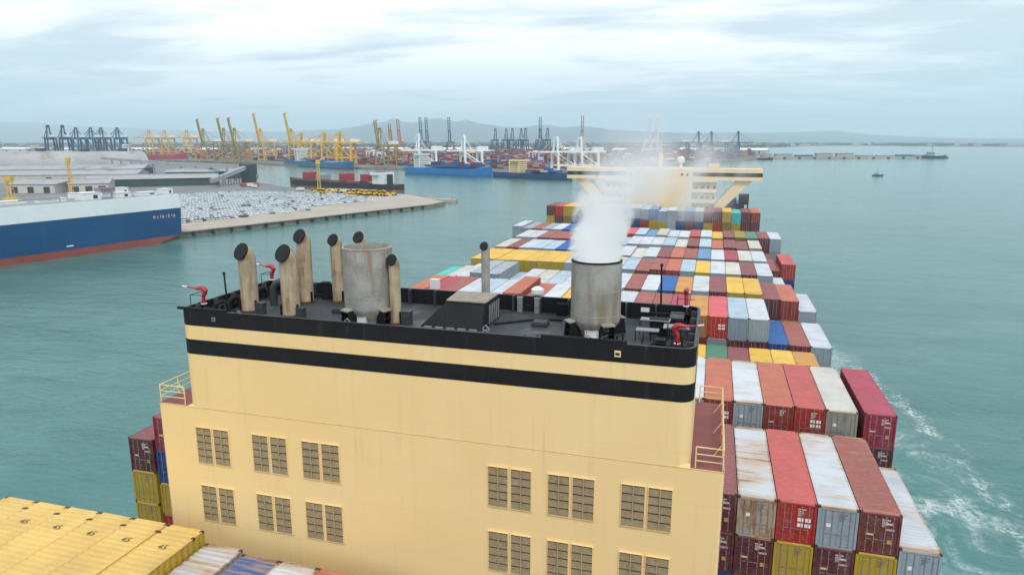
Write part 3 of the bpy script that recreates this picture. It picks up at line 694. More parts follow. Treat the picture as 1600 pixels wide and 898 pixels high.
# gooseneck exhaust pipes, mouths turned aft
def goose(x, y, dia, ztop, label=None, mat=PIPE):
    r = dia / 2; b = MB(); R_ = r * 1.25; zb = ztop - 43.5 - R_ * 0.62 - 0.1
    pts = [(0, 0, 0), (0, 0, zb * 0.5), (0, 0, zb)]
    for k in range(1, 7):
        a = rad(11 * k); pts.append((-(R_ - R_ * math.cos(a)) * 0.25, -(R_ - R_ * math.cos(a)), zb + R_ * math.sin(a)))
    b.tube(pts, r, 20, 0, False)
    o = b.build('exhaust_pipe', mat, ship, True, (x, y, 43.5))
    if label: o['label'] = label
    e = Vector(pts[-1]); d = (e - Vector(pts[-2])).normalized()
    m = MB(); m.tube([e - d * 0.07, e + d * 0.02, e + d * 0.025], [r * 1.035, r * 1.035, r * 0.93], 20, 0, True); m.build('sooty_mouth', SOOT, o, True)
    fl = MB(); fl.lathe([(r * 1.25, 0), (r * 1.25, 0.1), (r, 0.12)], 20); fl.build('base_flange', RUSTD, o)
    sp = MB()
    for k in range(3):
        a = rad(100 + 120 * k); sp.box(math.cos(a) * r * 1.1 - 0.05, math.sin(a) * r * 1.1 - 0.05, 0.0, math.cos(a) * r * 1.1 + 0.05, math.sin(a) * r * 1.1 + 0.05, 0.75)
    sp.build('bracket', BLACK, o)
goose(-12.65, -9.2, 1.06, 47.22); goose(-9.52, -9.5, 1.08, 47.3); goose(-10.6, -6.1, 0.92, 47.86)
goose(-8.65, -5.4, 0.78, 47.62); goose(-6.75, -5.5, 0.78, 47.86); goose(-2.58, -9.5, 0.66, 47.28); goose(1.55, -5.3, 0.53, 47.65, 'slim grey exhaust pipe behind the sloping black hood', FUNNEL)
# sloping intake hood
hd = MB(); y0 = -9.7
hd.add([(-1.0, y0, 43.5), (2.75, y0, 43.5), (2.75, -6.3, 43.5), (-1.0, -6.3, 43.5), (0.35, -8.7, 44.88), (2.62, -8.75, 44.88), (2.62, -6.4, 44.88), (0.2, -6.4, 44.88)],
       [(0, 1, 5, 4), (1, 2, 6, 5), (2, 3, 7, 6), (3, 0, 4, 7), (0, 3, 2, 1)])
hood = hd.build('intake_hood', BLACK, ship)
tp = MB(); tp.add([(0.3, -8.8, 44.885), (2.7, -8.85, 44.885), (2.7, -6.3, 44.885), (0.1, -6.3, 44.885), (0.3, -8.8, 44.95), (2.7, -8.85, 44.95), (2.7, -6.3, 44.95), (0.1, -6.3, 44.95)],
                  [(0, 3, 2, 1), (4, 5, 6, 7), (0, 1, 5, 4), (1, 2, 6, 5), (2, 3, 7, 6), (3, 0, 4, 7)]); tp.build('top_plate', TAN, hood)
for k in range(5): b = MB(); b.box(-0.7 + k * 0.68, y0 - 0.1, 43.5, -0.25 + k * 0.68, y0 - 0.02, 43.58); b.build('foot_plate', TAN, hood)
for k in range(5): b = MB(); b.tube([(2.78, -8.4 + k * 0.42, 43.6), (2.78, -8.3 + k * 0.42, 44.7)], 0.05, 6); b.build('cable', GALV, hood)
# fire monitors
def monitor(x, y, z, aim):
    b = MB(); b.tube([(0, 0, 0), (0, 0, 0.35), (0.02, 0, 0.55), (0.14, 0, 0.72)], [0.16, 0.13, 0.14, 0.15], 10)
    b.tube([(0.14, 0, 0.7), (0.2, 0, 0.95), (0.05, 0, 1.12), (-0.15, 0, 1.14), (-0.5, 0, 1.1)], [0.14, 0.2, 0.19, 0.16, 0.1], 10)
    o = b.build('fire_monitor', REDM, ship, True, (x, y, z)); o.rotation_euler = (0, 0, rad(aim)); o.scale = (.82, .82, .82)
    n_ = MB(); n_.tube([(-0.45, 0, 1.1), (-1.15, 0, 1.22)], [0.065, 0.045], 8); n_.build('barrel', REDM, o)
    t_ = MB(); t_.tube([(-1.15, 0, 1.22), (-1.5, 0, 1.28)], [0.05, 0.055], 8); t_.build('nozzle', WHITE, o)
    p_ = MB(); p_.lathe([(0.22, -0.04), (0.22, 0.03), (0.13, 0.05)], 12); p_.build('flange', WHITE, o)
monitor(-14.15, -11.5, 44.4, 12); monitor(-14.1, -4.75, 44.55, 0); monitor(13.45, -11.2, 44.1, 178); monitor(13.6, -4.6, 44.5, 100)
for x, y, z in ((-14.15, -11.5, 43.5), (-14.1, -4.75, 43.5), (13.45, -11.2, 43.5), (13.6, -4.6, 43.5)):
    b = MB()
    for dx in (-0.35, 0.35):
        for dy in (-0.35, 0.35): b.bar((dx, dy, 0), (dx * 0.6, dy * 0.6, 0.9), 0.07)
    b.box(-0.5, -0.5, 0.55, 0.5, 0.5, 0.6); b.bar((-.5, -.5, 1.5), (.5, -.5, 1.5), .03); b.bar((-.5, -.5, .6), (-.5, -.5, 1.5), .03); b.bar((-.5, .5, .6), (-.5, .5, 1.5), .03); b.bar((-.5, -.5, 1.5), (-.5, .5, 1.5), .03)
    b.build('monitor_stand', BLACK, ship, False, (x, y, z))
for x, y, h in ((-14.0, -9.6, 2.3), (12.2, -4.8, 3.3)):
    b = MB(); b.tube([(0, 0, 0), (-0.08, 0, h)], [0.06, 0.05], 8); b.lathe([(0.0, h), (0.09, h), (0.09, h + .14), (0, h + .16)], 8, 0, (-0.08, 0, 0)); b.build('mast', BLACK, ship, False, (x, y, 43.5))
# piping, cowls and boxes on the funnel deck
def arch(x, y, r, h, w, mat=BLACK, rot=0.0, name='vent_cowl'):
    b = MB(); b.tube([(-w / 2, 0, 0), (-w / 2, 0, h)] + [(-w / 2 * math.cos(rad(k)), 0, h + w / 2 * math.sin(rad(k))) for k in range(20, 181, 20)] + [(w / 2, 0, h * 0.45)], r, 10)
    o = b.build(name, mat, ship, True, (x, y, 43.5)); o.rotation_euler = (0, 0, rad(rot)); return o
for k in range(4): arch(-13.7, -10.6 + k * 1.35, 0.16, 0.45, 0.75, BLACK, 60)
arch(-11.55, -7.3, 0.24, 0.9, 1.3, DARKG, 10, 'gooseneck_duct')
for x, y, w, d, h, m in ((-11.6, -9.6, 0.5, 0.4, 0.65, DARKG), (-8.6, -9.9, 0.45, 0.4, 0.6, DARKG), (-1.9, -9.4, 0.5, 0.4, 0.75, DARKG), (-7.6, -4.9, 0.4, 0.3, 1.1, BLACK), (-9.8, -5.0, 0.5, 0.35, 1.15, BLACK), (6.3, -4.9, 0.6, 0.35, 0.7, BLACK), (3.6, -4.75, 0.3, 0.25, 0.9, GALV), (4.7, -4.75, 0.3, 0.25, 0.9, GALV), (12.3, -7.5, 1.0, 0.5, 0.85, BLACK), (13.2, -6.3, 0.7, 1.4, 0.8, DARKG), (12.6, -10.4, 0.5, 0.5, 0.5, BLACK)):
    b = MB(); b.box(-w / 2, -d / 2, 0, w / 2, d / 2, h); b.box(-w / 2 - .03, -d / 2 - .03, h, w / 2 + .03, d / 2 + .03, h + .04)
    b.bar((-w / 2, -d / 2 - .02, h * .5), (w / 2, -d / 2 - .02, h * .5), .03); b.build('equipment_box', m, ship, False, (x, y, 43.5))
for x, y in ((-12.0, -11.2), (3.15, -10.2), (8.9, -10.6), (-4.9, -11.0)):
    b = MB(); b.tube([(-.2, 0, 0), (-.2, 0, .5), (0, 0, .7), (.2, 0, .5), (.2, 0, 0)], .06, 8); b.tube([(-.2, 0, .3), (.2, 0, .3)], .05, 6); b.tube([(0.1, -.1, .1), (.35, -.1, .45)], .05, 6); vo = b.build('valve', GALV, ship, True, (x, y, 43.5)); vo.scale = (.75, .75, .72)
for pts, r in (([(-14.0, -12.6, 43.75), (-14.0, -5.0, 43.75), (-9.4, -5.0, 43.75)], 0.09), ([(-14.1, -12.4, 44.05), (-14.1, -5.0, 44.05)], 0.06), ([(12.0, -11.8, 43.85), (13.9, -11.8, 43.85), (13.9, -5.0, 43.85)], 0.06), ([(11.6, -10.8, 43.6), (12.4, -10.9, 43.95), (13.8, -10.9, 43.95)], 0.05), ([(3.0, -8.2, 43.56), (5.2, -6.4, 43.56), (6.6, -6.3, 43.56)], 0.07), ([(11.4, -7.1, 44.25), (13.6, -7.1, 44.25)], 0.05), ([(11.6, -6.0, 44.3), (13.6, -6.0, 44.3)], 0.07)):
    b = MB(); b.tube(pts, r, 8); b.build('deck_pipe', BLACK, ship, True)
for x in (11.8, 12.35, 12.9, 13.45):
    b = MB(); b.bar((x, -11.9, 43.5), (x, -11.9, 44.4), .05); b.build('post', BLACK, ship)
for x, z, w in ((-2.3, 44.5, 0.55),):
    b = MB(); b.box(x - w / 2, YF + .02, z, x + w / 2, YF + .4, z + .62); b.box(x - .05, YF + .05, z - .5, x + .05, YF + .15, z); b.build('white_locker', WHITE, ship)
b = MB(); b.lathe([(.28, 0), (.3, .5), (.42, .55), (.42, .8), (.2, .95), (0, 1.0)], 14); b.build('mushroom_vent', WHITE, ship, True, (4.5, YF + .5, 44.0))
for x0, x1, y0, y1, z in ((11.3, 12.9, -7.9, -7.3, 44.3), (11.2, 12.4, -9.2, -8.6, 44.05), (12.6, 14.0, -8.9, -8.0, 44.2)):
    b = MB(); b.box(x0, y0, z, x1, y1, z + .05)
    for k in range(4): b.bar((x0 + (x1 - x0) * k / 3, y0, 43.5), (x0 + (x1 - x0) * k / 3, y0, z), .05, None, 1)
    b.build('grating_platform', [GALV, BLACK], ship)
for k in range(6):
    x = -13.4 + k * 0.62 if k < 4 else 9.9 + (k - 4) * 0.75
    b = MB(); b.tube([(x, -12.6, 43.5), (x, -12.6, 44.35 + .15 * (k % 3)), (x + .25, -12.5, 44.45 + .15 * (k % 3)), (x + .3, -12.4, 44.2)], .05, 7); b.build('vent_pipe', BLACK if k % 2 else DARKG, ship, True)
for k in range(5):
    b = MB(); b.tube([(3.2 + k * .9, -12.4 + .3 * (k % 2), 43.53), (4.0 + k * .9, -11.2, 43.53), (4.6 + k * .7, -10.1 + .2 * k, 43.53)], .045, 6); b.build('hose', BLACK, ship, True)
for x, y, w, d in ((5.6, -7.6, .9, .9), (0.0, -11.6, .7, .6), (-7.0, -8.0, .9, .8), (-7.2, -11.4, .6, .5)):
    b = MB(); b.box(-w / 2, -d / 2, 0, w / 2, d / 2, .22); b.box(-w / 2 + .06, -d / 2 + .06, .22, w / 2 - .06, d / 2 - .06, .28); b.tube([(-w * .3, -d / 2 - .03, .15), (w * .3, -d / 2 - .03, .15)], .03, 6); b.build('deck_hatch', DECKG, ship, False, (x, y, 43.5))
b = MB(); b.box(11.0, YF - .16, 43.95, 11.5, YF - .145, 44.22); b.build('notice_plate', WHITE, ship)

# bridge house far forward
BY = 172.0
BRIDGEP = paint('bridge_paint_hazed', (0.82, 0.64, 0.38), 0.5, 0.08, 0.2)  # paler than the casing cream, smoke haze put into the colour
acc = MB(); acc.box(-11.1, BY, 17.3, 8.5, BY + 12, 45.3); ac = acc.build('bridge_house', BRIDGEP, ship)
for x in (-9.8, -8.0, 5.4, 7.0): b = MB(); b.box(x - .35, BY - .05, 43.2, x + .35, BY + .02, 43.9); b.build('window', GLASS, ac)
for x0, x1, nmk in ((8.5, 15.6, 'side_gallery'), (-18.2, -11.1, 'side_gallery')):
    g = MB(); g.box(x0 + 0.02, BY + 3, 17.3, x1 - 0.02, BY + 12, 41.5)
    go = g.build(nmk, WHITE, ship)
    for z in (41.4, 38.3, 35.2, 32.1, 29.0): b = MB(); b.box(x0, BY, z, x1, BY + 3, z + 0.35); b.box(x0, BY, z + .35, x1, BY + .08, z + 1.1); b.build('gallery_deck', BRIDGEP, go)
    for z in (39.3, 36.2, 33.1):
        for k in range(4): b = MB(); xx = x0 + 0.9 + k * 1.7; b.box(xx, BY + 2.95, z, xx + .7, BY + 3.02, z + .8); b.build('window', GLASS, go)
for xa, xb in ((-30.0, -11.12), (8.52, 28.4)):
    wg = MB(); wg.box(xa, BY + 1, 41.9, xb, BY + 8, 43.0); wg.box(xa, BY + 1, 44.2, xb, BY + 8, 45.35); wg.box(xa + .3, BY + 1.4, 43.0, xb, BY + 7.4, 44.2, 1); wgo = wg.build('bridge_wing', [BRIDGEP, DARKG], ship)
    k = int((xb - xa) / 1.7)
    for i in range(k):
        x = xa + (xb - xa) * i / k; b = MB(); b.box(x + .1, BY + 1.2, 43.0, x + (xb - xa) / k - .1, BY + 1.38, 44.2); b.build('window', GLASS, wgo)
for s, tip, foot in ((1, 22.5, 14.8), (-1, -24.2, -17.0)):
    b = MB(); y1, y2 = BY + 2, BY + 7
    P_ = [(tip + s * 3.2, 41.9), (tip - s * 1.2, 41.9), (foot, 34.0), (foot, 30.5)]
    b.add([(x, y1, z) for x, z in P_] + [(x, y2, z) for x, z in P_], [(0, 1, 2, 3), (7, 6, 5, 4), (0, 4, 5, 1), (1, 5, 6, 2), (2, 6, 7, 3), (3, 7, 4, 0)])
    b.build('wing_support', BRIDGEP, ship)
mt = MB(); mt.box(-0.6, -.6, 0, .6, .6, 4.5); mt.box(-4, -.2, 2.6, 4, .2, 2.9); mt.tube([(0, 0, 4.5), (0, 0, 8)], .12, 6); mt.build('radar_mast', BRIDGEP, ship, False, (-1.5, BY + 6, 45.3))
mt = MB(); mt.lathe([(.4, 0), (.4, 1.4), (1.0, 1.8), (1.2, 2.6), (.9, 3.3), (0, 3.6)], 14); mt.build('radome', WHITE, ship, True, (4.6, BY + 6, 45.3))
for x0, x1 in ((-29.5, -12), (9, 28)):
    b = MB()
    for z in (.4, .75, 1.1): b.bar((x0, BY + 1.2, 45.35 + z), (x1, BY + 1.2, 45.35 + z), .06)
    n = 12
    for i in range(n + 1): x = x0 + (x1 - x0) * i / n; b.bar((x, BY + 1.2, 45.35), (x, BY + 1.2, 46.45), .06)
    b.build('top_railing', BRIDGEP, ship)
b = MB(); b.box(13, BY + 2, 45.35, 16, BY + 5, 46.8); b.build('wheelhouse_locker', BRIDGEP, ship)
tk = MB(); tk.box(22.6, 186.0, 33.8, 25.6, 190, 37.0)
for x in (22.8, 25.4):
    for y in (186.2, 189.8): tk.bar((x, y, 17.4), (x, y, 33.8), .25)
tk.build('bow_equipment_house', DARKG, ship)

# ------------------------------------------------------------------ land
def land(name, poly, z, mat, wallmat):
    b = MB(); b.prism(poly, -3.0, z, 1, False, False); b.add([(x, y, z) for x, y in poly], [tuple(range(len(poly)))], 0)
    return tag(b.build(name, [mat, wallmat]), kind='structure')
QUAYW = paint('quay_wall', (0.26, 0.22, 0.17), 0.9, 0.3, 0.1, stain=(0.05, 0.05, 0.05), amt=0.5)
land('terminal_ground', [(-202, 475), (-200, 500), (-262, 566), (-318, 570), (-368, 583), (-427, 615), (-528, 694), (-640, 860), (-1000, 1180), (-1500, 1250), (-4000, 1400), (-6000, 900), (-6000, -900), (-900, -300), (-330, 60), (-300, 262), (-272, 276)], 3.0, ASPH, QUAYW)
land('port_ground', [(-184, 992), (-120, 1080), (-60, 1500), (150, 1990), (160, 2300), (150, 3600), (330, 5000), (1000, 6600), (2100, 5800), (5000, 5000), (18000, 4500), (33900, 4400), (33900, 33900), (-33900, 33900), (-33900, 9000), (-6000, 3000), (-3000, 2250), (-1560, 1500), (-950, 1272), (-785, 1200), (-612, 1117), (-477, 1097), (-339, 1035)], 4.0, paint('far_ground', (0.16, 0.16, 0.15), 0.9, 0.3, 0.006), QUAYW)
# quay apron of pale concrete along the pier edge, a sheet on the ground
ap = MB(); ap.add([(-271.5, 278, 3.004), (-202.5, 476, 3.004), (-201.5, 500, 3.004), (-262, 562, 3.004), (-300, 560, 3.004), (-268, 488, 3.004), (-309, 318, 3.004), (-309, 268, 3.004)], [(0, 1, 2, 5, 6, 7), (2, 3, 4, 5)])
tag(ap.build('quay_apron', paint('apron', (0.42, 0.37, 0.31), 0.9, 0.15, 0.05, stain=(0.3, 0.26, 0.22), amt=0.3, sdir=(1, 1, 1))), kind='structure')
quay = tag(ob('quay_edge', None), kind='structure')
P0, P1 = Vector((-271, 277.5)), Vector((-202, 475)); u = (P1 - P0).normalized(); v = Vector((-u.y, u.x)); qa = math.atan2(u.y, u.x); QL = (P1 - P0).length
cp = MB(); cp.box(0, -0.9, 0, 11.6, 0.25, 0.45); cpm = cp.mesh('coping_block', CONC)
fd = MB(); fd.tube([(0, 0, -2.4), (0, 0, -0.1)], 0.75, 8); fd.box(-1.0, -0.5, -2.2, 1.0, 0.2, -0.5); fdm = fd.mesh('fender', paint('fender_rubber', (0.02, 0.03, 0.045), 0.7))
for k in range(int(QL / 12)):
    p = P0 + u * (12 * k); ob('coping_block', cpm, quay, (p.x, p.y, 2.75), qa)
    q = p + u * 6 - v * 0.6; ob('fender', fdm, quay, (q.x, q.y, 2.6), qa)
for x, y, r, h in ((-205, 527, 5, 2.6), (-222, 527, 4.5, 2.6), (-246, 529, 8, 2.4)):
    b = MB(); b.prism(rrect(-r, -4, r, 4, 1.5, 3), -3, h); b.box(-r * .3, -1, h, r * .3, 1, h + .8); b.build('mooring_dolphin', CONC, quay, False, (x, y, 0))
b = MB(); b.bar((-246, 527, 2.9), (-205, 526, 2.9), 1.2, 0.4); b.build('walkway', CREAM, quay)

# ------------------------------------------------------------------ car carrier at its berth
ccar = thing('car_carrier', 'blue and white car carrier with red boot topping, berthed at the left edge', 'ship', (-263.2, 269, 0), math.atan2(0.983, 0.183) - math.pi)
BLUEH = paint('carrier_blue', (0.004, 0.068, 0.185), 0.4, 0.15, 0.03, stain=(0.03, 0.10, 0.17), amt=0.4, sdir=(1, 1, 0.06), rand=False)
REDH = paint('boot_red', (0.30, 0.07, 0.055), 0.6, 0.25, 0.08)
# local x runs from the stern forward (towards the camera's left), y to the far side
def side_band(z0, z1, sterncut0, sterncut1, mat, nm, inset=0.0):
    b = MB(); Lh = 200
    a = [(sterncut0, 0 + inset), (sterncut0 + 6, 0 + inset), (Lh - 40, 0 + inset), (Lh - 12, 7), (Lh, 16), (Lh - 12, 25), (Lh - 40, 32 - inset), (sterncut0, 32 - inset)]
    c = [(sterncut1, 0 + inset), (sterncut1 + 6, 0 + inset), (Lh - 40, 0 + inset), (Lh - 12, 7), (Lh, 16), (Lh - 12, 25), (Lh - 40, 32 - inset), (sterncut1, 32 - inset)]
    n = len(a); b.add([(x, -y, z0) for x, y in a] + [(x, -y, z1) for x, y in c], [(i, n + i, n + (i + 1) % n, (i + 1) % n) for i in range(n)] + [tuple(range(2 * n - 1, n - 1, -1)), tuple(range(n))])
    return b.build(nm, mat, ccar)
side_band(-6, 3.2, 40, 1.5, REDH, 'boot_topping'); hb2 = side_band(3.22, 17.6, 1.0, 0, BLUEH, 'hull', -0.02); side_band(17.62, 25.0, 0, 0.3, paint('carrier_white', (.8, .82, .83), .5, .06, .05, stain=(.5, .48, .44), amt=.1, sdir=(1, 1, .1)), 'upper_side')
b = MB()
for k, w in enumerate((1.1, .5, .8, .4, .9, .5, .6, 1.2)): b.box(4 + k * 1.7, 0.03, 13.0 + (k % 2) * .3, 4 + k * 1.7 + w, 0.06, 14.4 + (k % 3) * .25)
b.build('stern_lettering', paint('faded_pink', (0.5, 0.36, 0.32), 0.6), hb2)
b = MB(); b.box(60, 0.03, 4.6, 63.2, 0.06, 5.2); b.build('draught_mark', WHITE, hb2)
tdk = MB(); tdk.box(2, -31, 25.0, 180, -1, 25.15); tdk.build('weather_deck', paint('carrier_deck', (0.28, 0.30, 0.31), 0.8, 0.2, 0.05), ccar)
for x, w, d, h, y in ((1.5, 5, 6, 2.6, -3), (10, 10, 5, 1.6, -4), (26, 8, 4, 2.4, -3), (41, 9, 7, 3.2, -4), (56, 12, 4, 1.4, -8), (92, 4, 3, 1.6, -2.5), (97, 14, 5, 2.2, -3), (70, 14, 5, 1.2, -14), (30, 14, 6, 2.2, -20), (14, 5, 5, 3.4, -22)):
    b = MB(); b.box(x, y - d, 25.15, x + w, y, 25.15 + h); b.box(x - .2, y - d - .2, 25.15 + h, x + w + .2, y + .2, 25.4 + h)
    if w < 11: b.box(x + w * .2, y + .0, 25.6, x + w * .45, y + .02, 25.15 + h * .7, 1)
    b.build('deck_house', [WHITE, GLASS], ccar)
b = MB(); b.tube([(60, -6, 25.2), (60, -6, 27.2), (78, -6, 27.2)], .3, 6); b.build('vent_trunk', GALV, ccar)
b = MB(); b.box(33, -9, 28.4, 41, -4.5, 30.4); b.build('funnel', paint('dull_mauve', (0.25, 0.17, 0.2), .6), ccar)

# ------------------------------------------------------------------ parked cars
def car_mesh(body):
    b = MB(); b.box(-2.2, -.9, .35, 2.2, .9, .95, 0)
    b.add([(-1.9, -.86, .95), (1.1, -.86, .95), (1.1, .86, .95), (-1.9, .86, .95), (-1.5, -.72, 1.5), (.4, -.72, 1.5), (.4, .72, 1.5), (-1.5, .72, 1.5)],
          [(0, 1, 5, 4), (1, 2, 6, 5), (2, 3, 7, 6), (3, 0, 4, 7)], 1); b.add([(-1.5, -.72, 1.502), (.4, -.72, 1.502), (.4, .72, 1.502), (-1.5, .72, 1.502)], [(0, 1, 2, 3)], 0)
    for x in (-1.35, 1.35):
        for y in (-.8, .8): b.tube([(x, y - .12, .34), (x, y + .12, .34)], .33, 8, 2)
    return b
CARC = {'white': (.86, .88, .9), 'silver': (.6, .63, .66), 'grey': (.18, .19, .2), 'black': (.02, .02, .022), 'red': (.4, .03, .03), 'blue': (.06, .12, .3)}
CARM = {k: car_mesh(k).mesh('car_' + k, [paint('car_' + k, c, .3, .05), GLASS, SOOT]) for k, c in CARC.items()}
spots = []
for row in range(34):
    d = 40 + row * 5.3 + (row // 2) * 1.6 + (6 if row > 9 else 0)
    for k in range(-48, 100):
        s = 6 + k * 2.75 + (k // 22) * 5
        if s > 200 - (d - 40) * 0.02 + (d > 90) * 12 or rng.random() < (0.05 if (row // 2) % 4 else 0.5): continue
        if d < 62 and s > 120: continue
        p = P0 + u * (s + d * 0.15) + v * d
        if p.x < -560 or p.y > 545 or (s < 0 and rng.random() < .25): continue
        spots.append((p, row, s))
spots.sort(key=lambda e: (e[0] - Vector((14.75, -45.3))).length)
keys = ['white'] * 24 + ['silver'] * 5 + ['grey'] * 2 + ['black'] * 2 + ['blue']
rest = MB(); rest_c = []; cb = car_mesh('x')
for i, (p, d, s) in enumerate(spots):
    k = rng.choice(keys); a = qa + math.pi / 2 + rng.uniform(-.03, .03)
    if i < 290:
        tag(ob('parked_car', CARM[k], None, (p.x, p.y, 3.0), a), f'{k} car in the {ORD[min(20, d + 1)]} rank back from the quay edge of the car terminal', 'car', 'cars parked on the terminal')
    else:
        ca, sa = math.cos(a), math.sin(a)
        bb = MB(); bb.box(-2.2, -.9, .3, 2.2, .9, 1.05); bb.box(-1.9, -.84, 1.05, .8, .84, 1.55)
        rest.add([(p.x + x * ca - y * sa, p.y + x * sa + y * ca, 3.0 + z) for x, y, z in bb.v], bb.f)
        rest_c += [CARC[k]] * 6 + [(.34, .38, .42), CARC[k]] + [(.34, .38, .42)] * 4
tag(ob('parked_cars_beyond', colored_mesh('parked_cars_beyond', rest, rest_c, ATTR)), 'dense ranks of further parked cars filling the terminal', 'parked cars', None, 'stuff')
# yellow loaders and lorries at the pier end
lm = MB(); lm.box(-2.6, -1.1, .7, 1.4, 1.1, 1.9, 0); lm.box(-.6, -.9, 1.9, 1.0, .9, 3.2, 1); lm.box(-.7, -1, 3.2, 1.1, 1, 3.4, 0); lm.bar((1.2, 0, 1.6), (3.6, 0, 2.4), .9, .4); lm.box(3.2, -1.3, 1.2, 4.2, 1.3, 2.4)
for x in (-1.6, 1.0):
    for y in (-1.1, 1.1): lm.tube([(x, y - .25, .75), (x, y + .25, .75)], .75, 10, 2)
lmm = lm.mesh('wheel_loader', [paint('plant_yellow', (.72, .45, .02), .5, .1), GLASS, SOOT])
for i in range(46):
    cx_, cy_ = (-292, 546) if i < 34 else (-345, 552)
    x = cx_ + rng.uniform(-27, 27) * (1 if i < 34 else .5); y = cy_ + rng.uniform(-7, 8) - (x - cx_) * 0.16
    lo_ = ob('wheel_loader', lmm, None, (x, y, 3.0), rng.uniform(0, 6.28)); lo_.scale = (1.25, 1.25, 1.3)
    tag(lo_, 'yellow wheel loader ' + ('in the crowded park at the pier end' if i < 34 else 'in the small group left of the pier-end park'), 'loader', 'yellow loaders on the pier')
tm = MB(); tm.box(-4, -1.2, 1.0, 2.2, 1.2, 3.4, 0); tm.box(2.4, -1.2, .8, 4.4, 1.2, 3.0, 0); tm.box(3.8, -1.1, 2.0, 4.42, 1.1, 2.8, 1)
for x in (-3, -1.8, 3.2):
    for y in (-1, 1): tm.tube([(x, y - .2, .5), (x, y + .2, .5)], .5, 8, 2)
tmm = tm.mesh('lorry', [WHITE, GLASS, SOOT])
for i, (x, y) in enumerate(((-340, 569), (-331, 566), (-322, 568), (-347, 566), (-306, 562), (-386, 575), (-470, 610), (-480, 622), (-458, 600))):
    tag(ob('lorry', tmm, None, (x, y, 3.0), rng.uniform(2.4, 3.4)), f'white box lorry parked behind the yellow loaders, {ORD[i + 1]} of the lorries', 'lorry', 'lorries on the pier')

# ------------------------------------------------------------------ warehouses, sheds and conveyors on the near terminal
def shed(label, x, y, L, Wd, h, rise, rot, wall=WALLC, roof=ROOFG, doors=3, name='warehouse', group=None):
    t = thing(name, label, 'warehouse', (x, y, 3.0), rad(rot), group)
    b = MB(); b.box(-L / 2, -Wd / 2, 0, L / 2, Wd / 2, h); b.build('wall', wall, t)
    r = MB(); r.add([(-L / 2 - 1, -Wd / 2 - 1, h), (L / 2 + 1, -Wd / 2 - 1, h), (L / 2 + 1, Wd / 2 + 1, h), (-L / 2 - 1, Wd / 2 + 1, h), (-L / 2 - 1, 0, h + rise), (L / 2 + 1, 0, h + rise)],
                    [(0, 1, 5, 4), (2, 3, 4, 5), (1, 2, 5), (3, 0, 4), (3, 2, 1, 0)]); ro = r.build('roof', roof, t)
    m = MB(); m.box(-L / 2 + 3, -1, h + rise - .2, L / 2 - 3, 1, h + rise + .7); m.build('ridge_vent', ROOFG, ro)
    for k in range(doors):
        xx = -L / 2 + L * (k + .5) / doors; d = MB(); d.box(xx - 3, -Wd / 2 - .12, 0, xx + 3, -Wd / 2 - .01, h * .7); d.build('door', DARKG, t)
    return t
shed('pale walled warehouse at the left edge behind the car carrier', -628, 505, 46, 60, 8.5, 3, 17)
shed('pale walled warehouse standing just right of its twin behind the car carrier', -592, 522, 34, 60, 8.5, 3, 40)
shed('long grey-roofed shed with dark green side beyond the car park', -590, 604, 130, 46, 8.5, 3.5, 40, DGREEN)
shed('broad flat grey warehouse behind the long green-sided shed', -770, 640, 190, 70, 9, 4, 32, WALLC)
shed('grey warehouse roof in front of the vaulted bulk stores', -900, 760, 230, 60, 9, 5, 30, DGREEN)
shed('small grey shed by the conveyor tower', -640, 745, 90, 36, 9, 3, 30, DGREEN)
# vaulted bulk stores
def vault(label, x, y, L, Wd, h, rot):
    t = thing('bulk_store', label, 'warehouse', (x, y, 3), rad(rot), 'vaulted bulk stores')
    b = MB(); n = 12; prof = [(Wd / 2 * math.cos(math.pi * k / n), h * math.sin(math.pi * k / n) ** .8) for k in range(n + 1)]
    b.add([(-L / 2, yy, zz_) for yy, zz_ in prof] + [(L / 2, yy, zz_) for yy, zz_ in prof], [(i, n + 1 + i, n + 2 + i, i + 1) for i in range(n)] + [tuple(range(n + 1)), tuple(range(2 * n + 1, n, -1))])
    b.build('vault_roof', paint('stained_vault', (.36, .365, .36), .85, .15, .02, stain=(.2, .16, .13), amt=.3, sdir=(1, 1, .3)), t, True)
    for k in range(2): d = MB(); xx = L * (k - .5) * .5; d.box(xx - 8, -5, h - 1, xx + 8, 5, h + 4); d.box(xx - 9, -6, h + 4, xx + 9, 6, h + 4.6); d.build('roof_monitor', DARKG, t)
    return t
vault('stained vaulted bulk store at the left edge under the navy cranes', -1178, 905, 190, 110, 30, 57)
vault('stained vaulted bulk store further right, towards the red ship', -1130, 1060, 130, 110, 28, 57)
# conveyor gallery and transfer tower
cv = thing('conveyor', 'elevated grey conveyor gallery climbing to a dark transfer tower', 'conveyor', (0, 0, 0))
for p, q in (((-505, 592, 10), (-519, 668, 21)), ((-740, 790, 19), (-519, 700, 21)), ((-1000, 930, 22), (-745, 792, 20))):
    b = MB(); b.bar(p, q, 5, 4.2); b.build('gallery', ROOFG, cv)
    for k in range(1, 6):
        c_ = Vector(p).lerp(Vector(q), k / 6); b = MB(); b.bar((c_.x - 2, c_.y, 3), (c_.x - 1, c_.y, c_.z - 2), .5); b.bar((c_.x + 2, c_.y, 3), (c_.x + 1, c_.y, c_.z - 2), .5); b.bar((c_.x - 1.5, c_.y, c_.z * .5), (c_.x + 1.5, c_.y, c_.z * .5), .4); b.build('trestle', DARKG, cv)
b = MB(); b.box(-525, 668, 3, -513, 680, 12); b.box(-526, 667, 12, -512, 681, 25); b.build('transfer_tower', DARKG, cv)
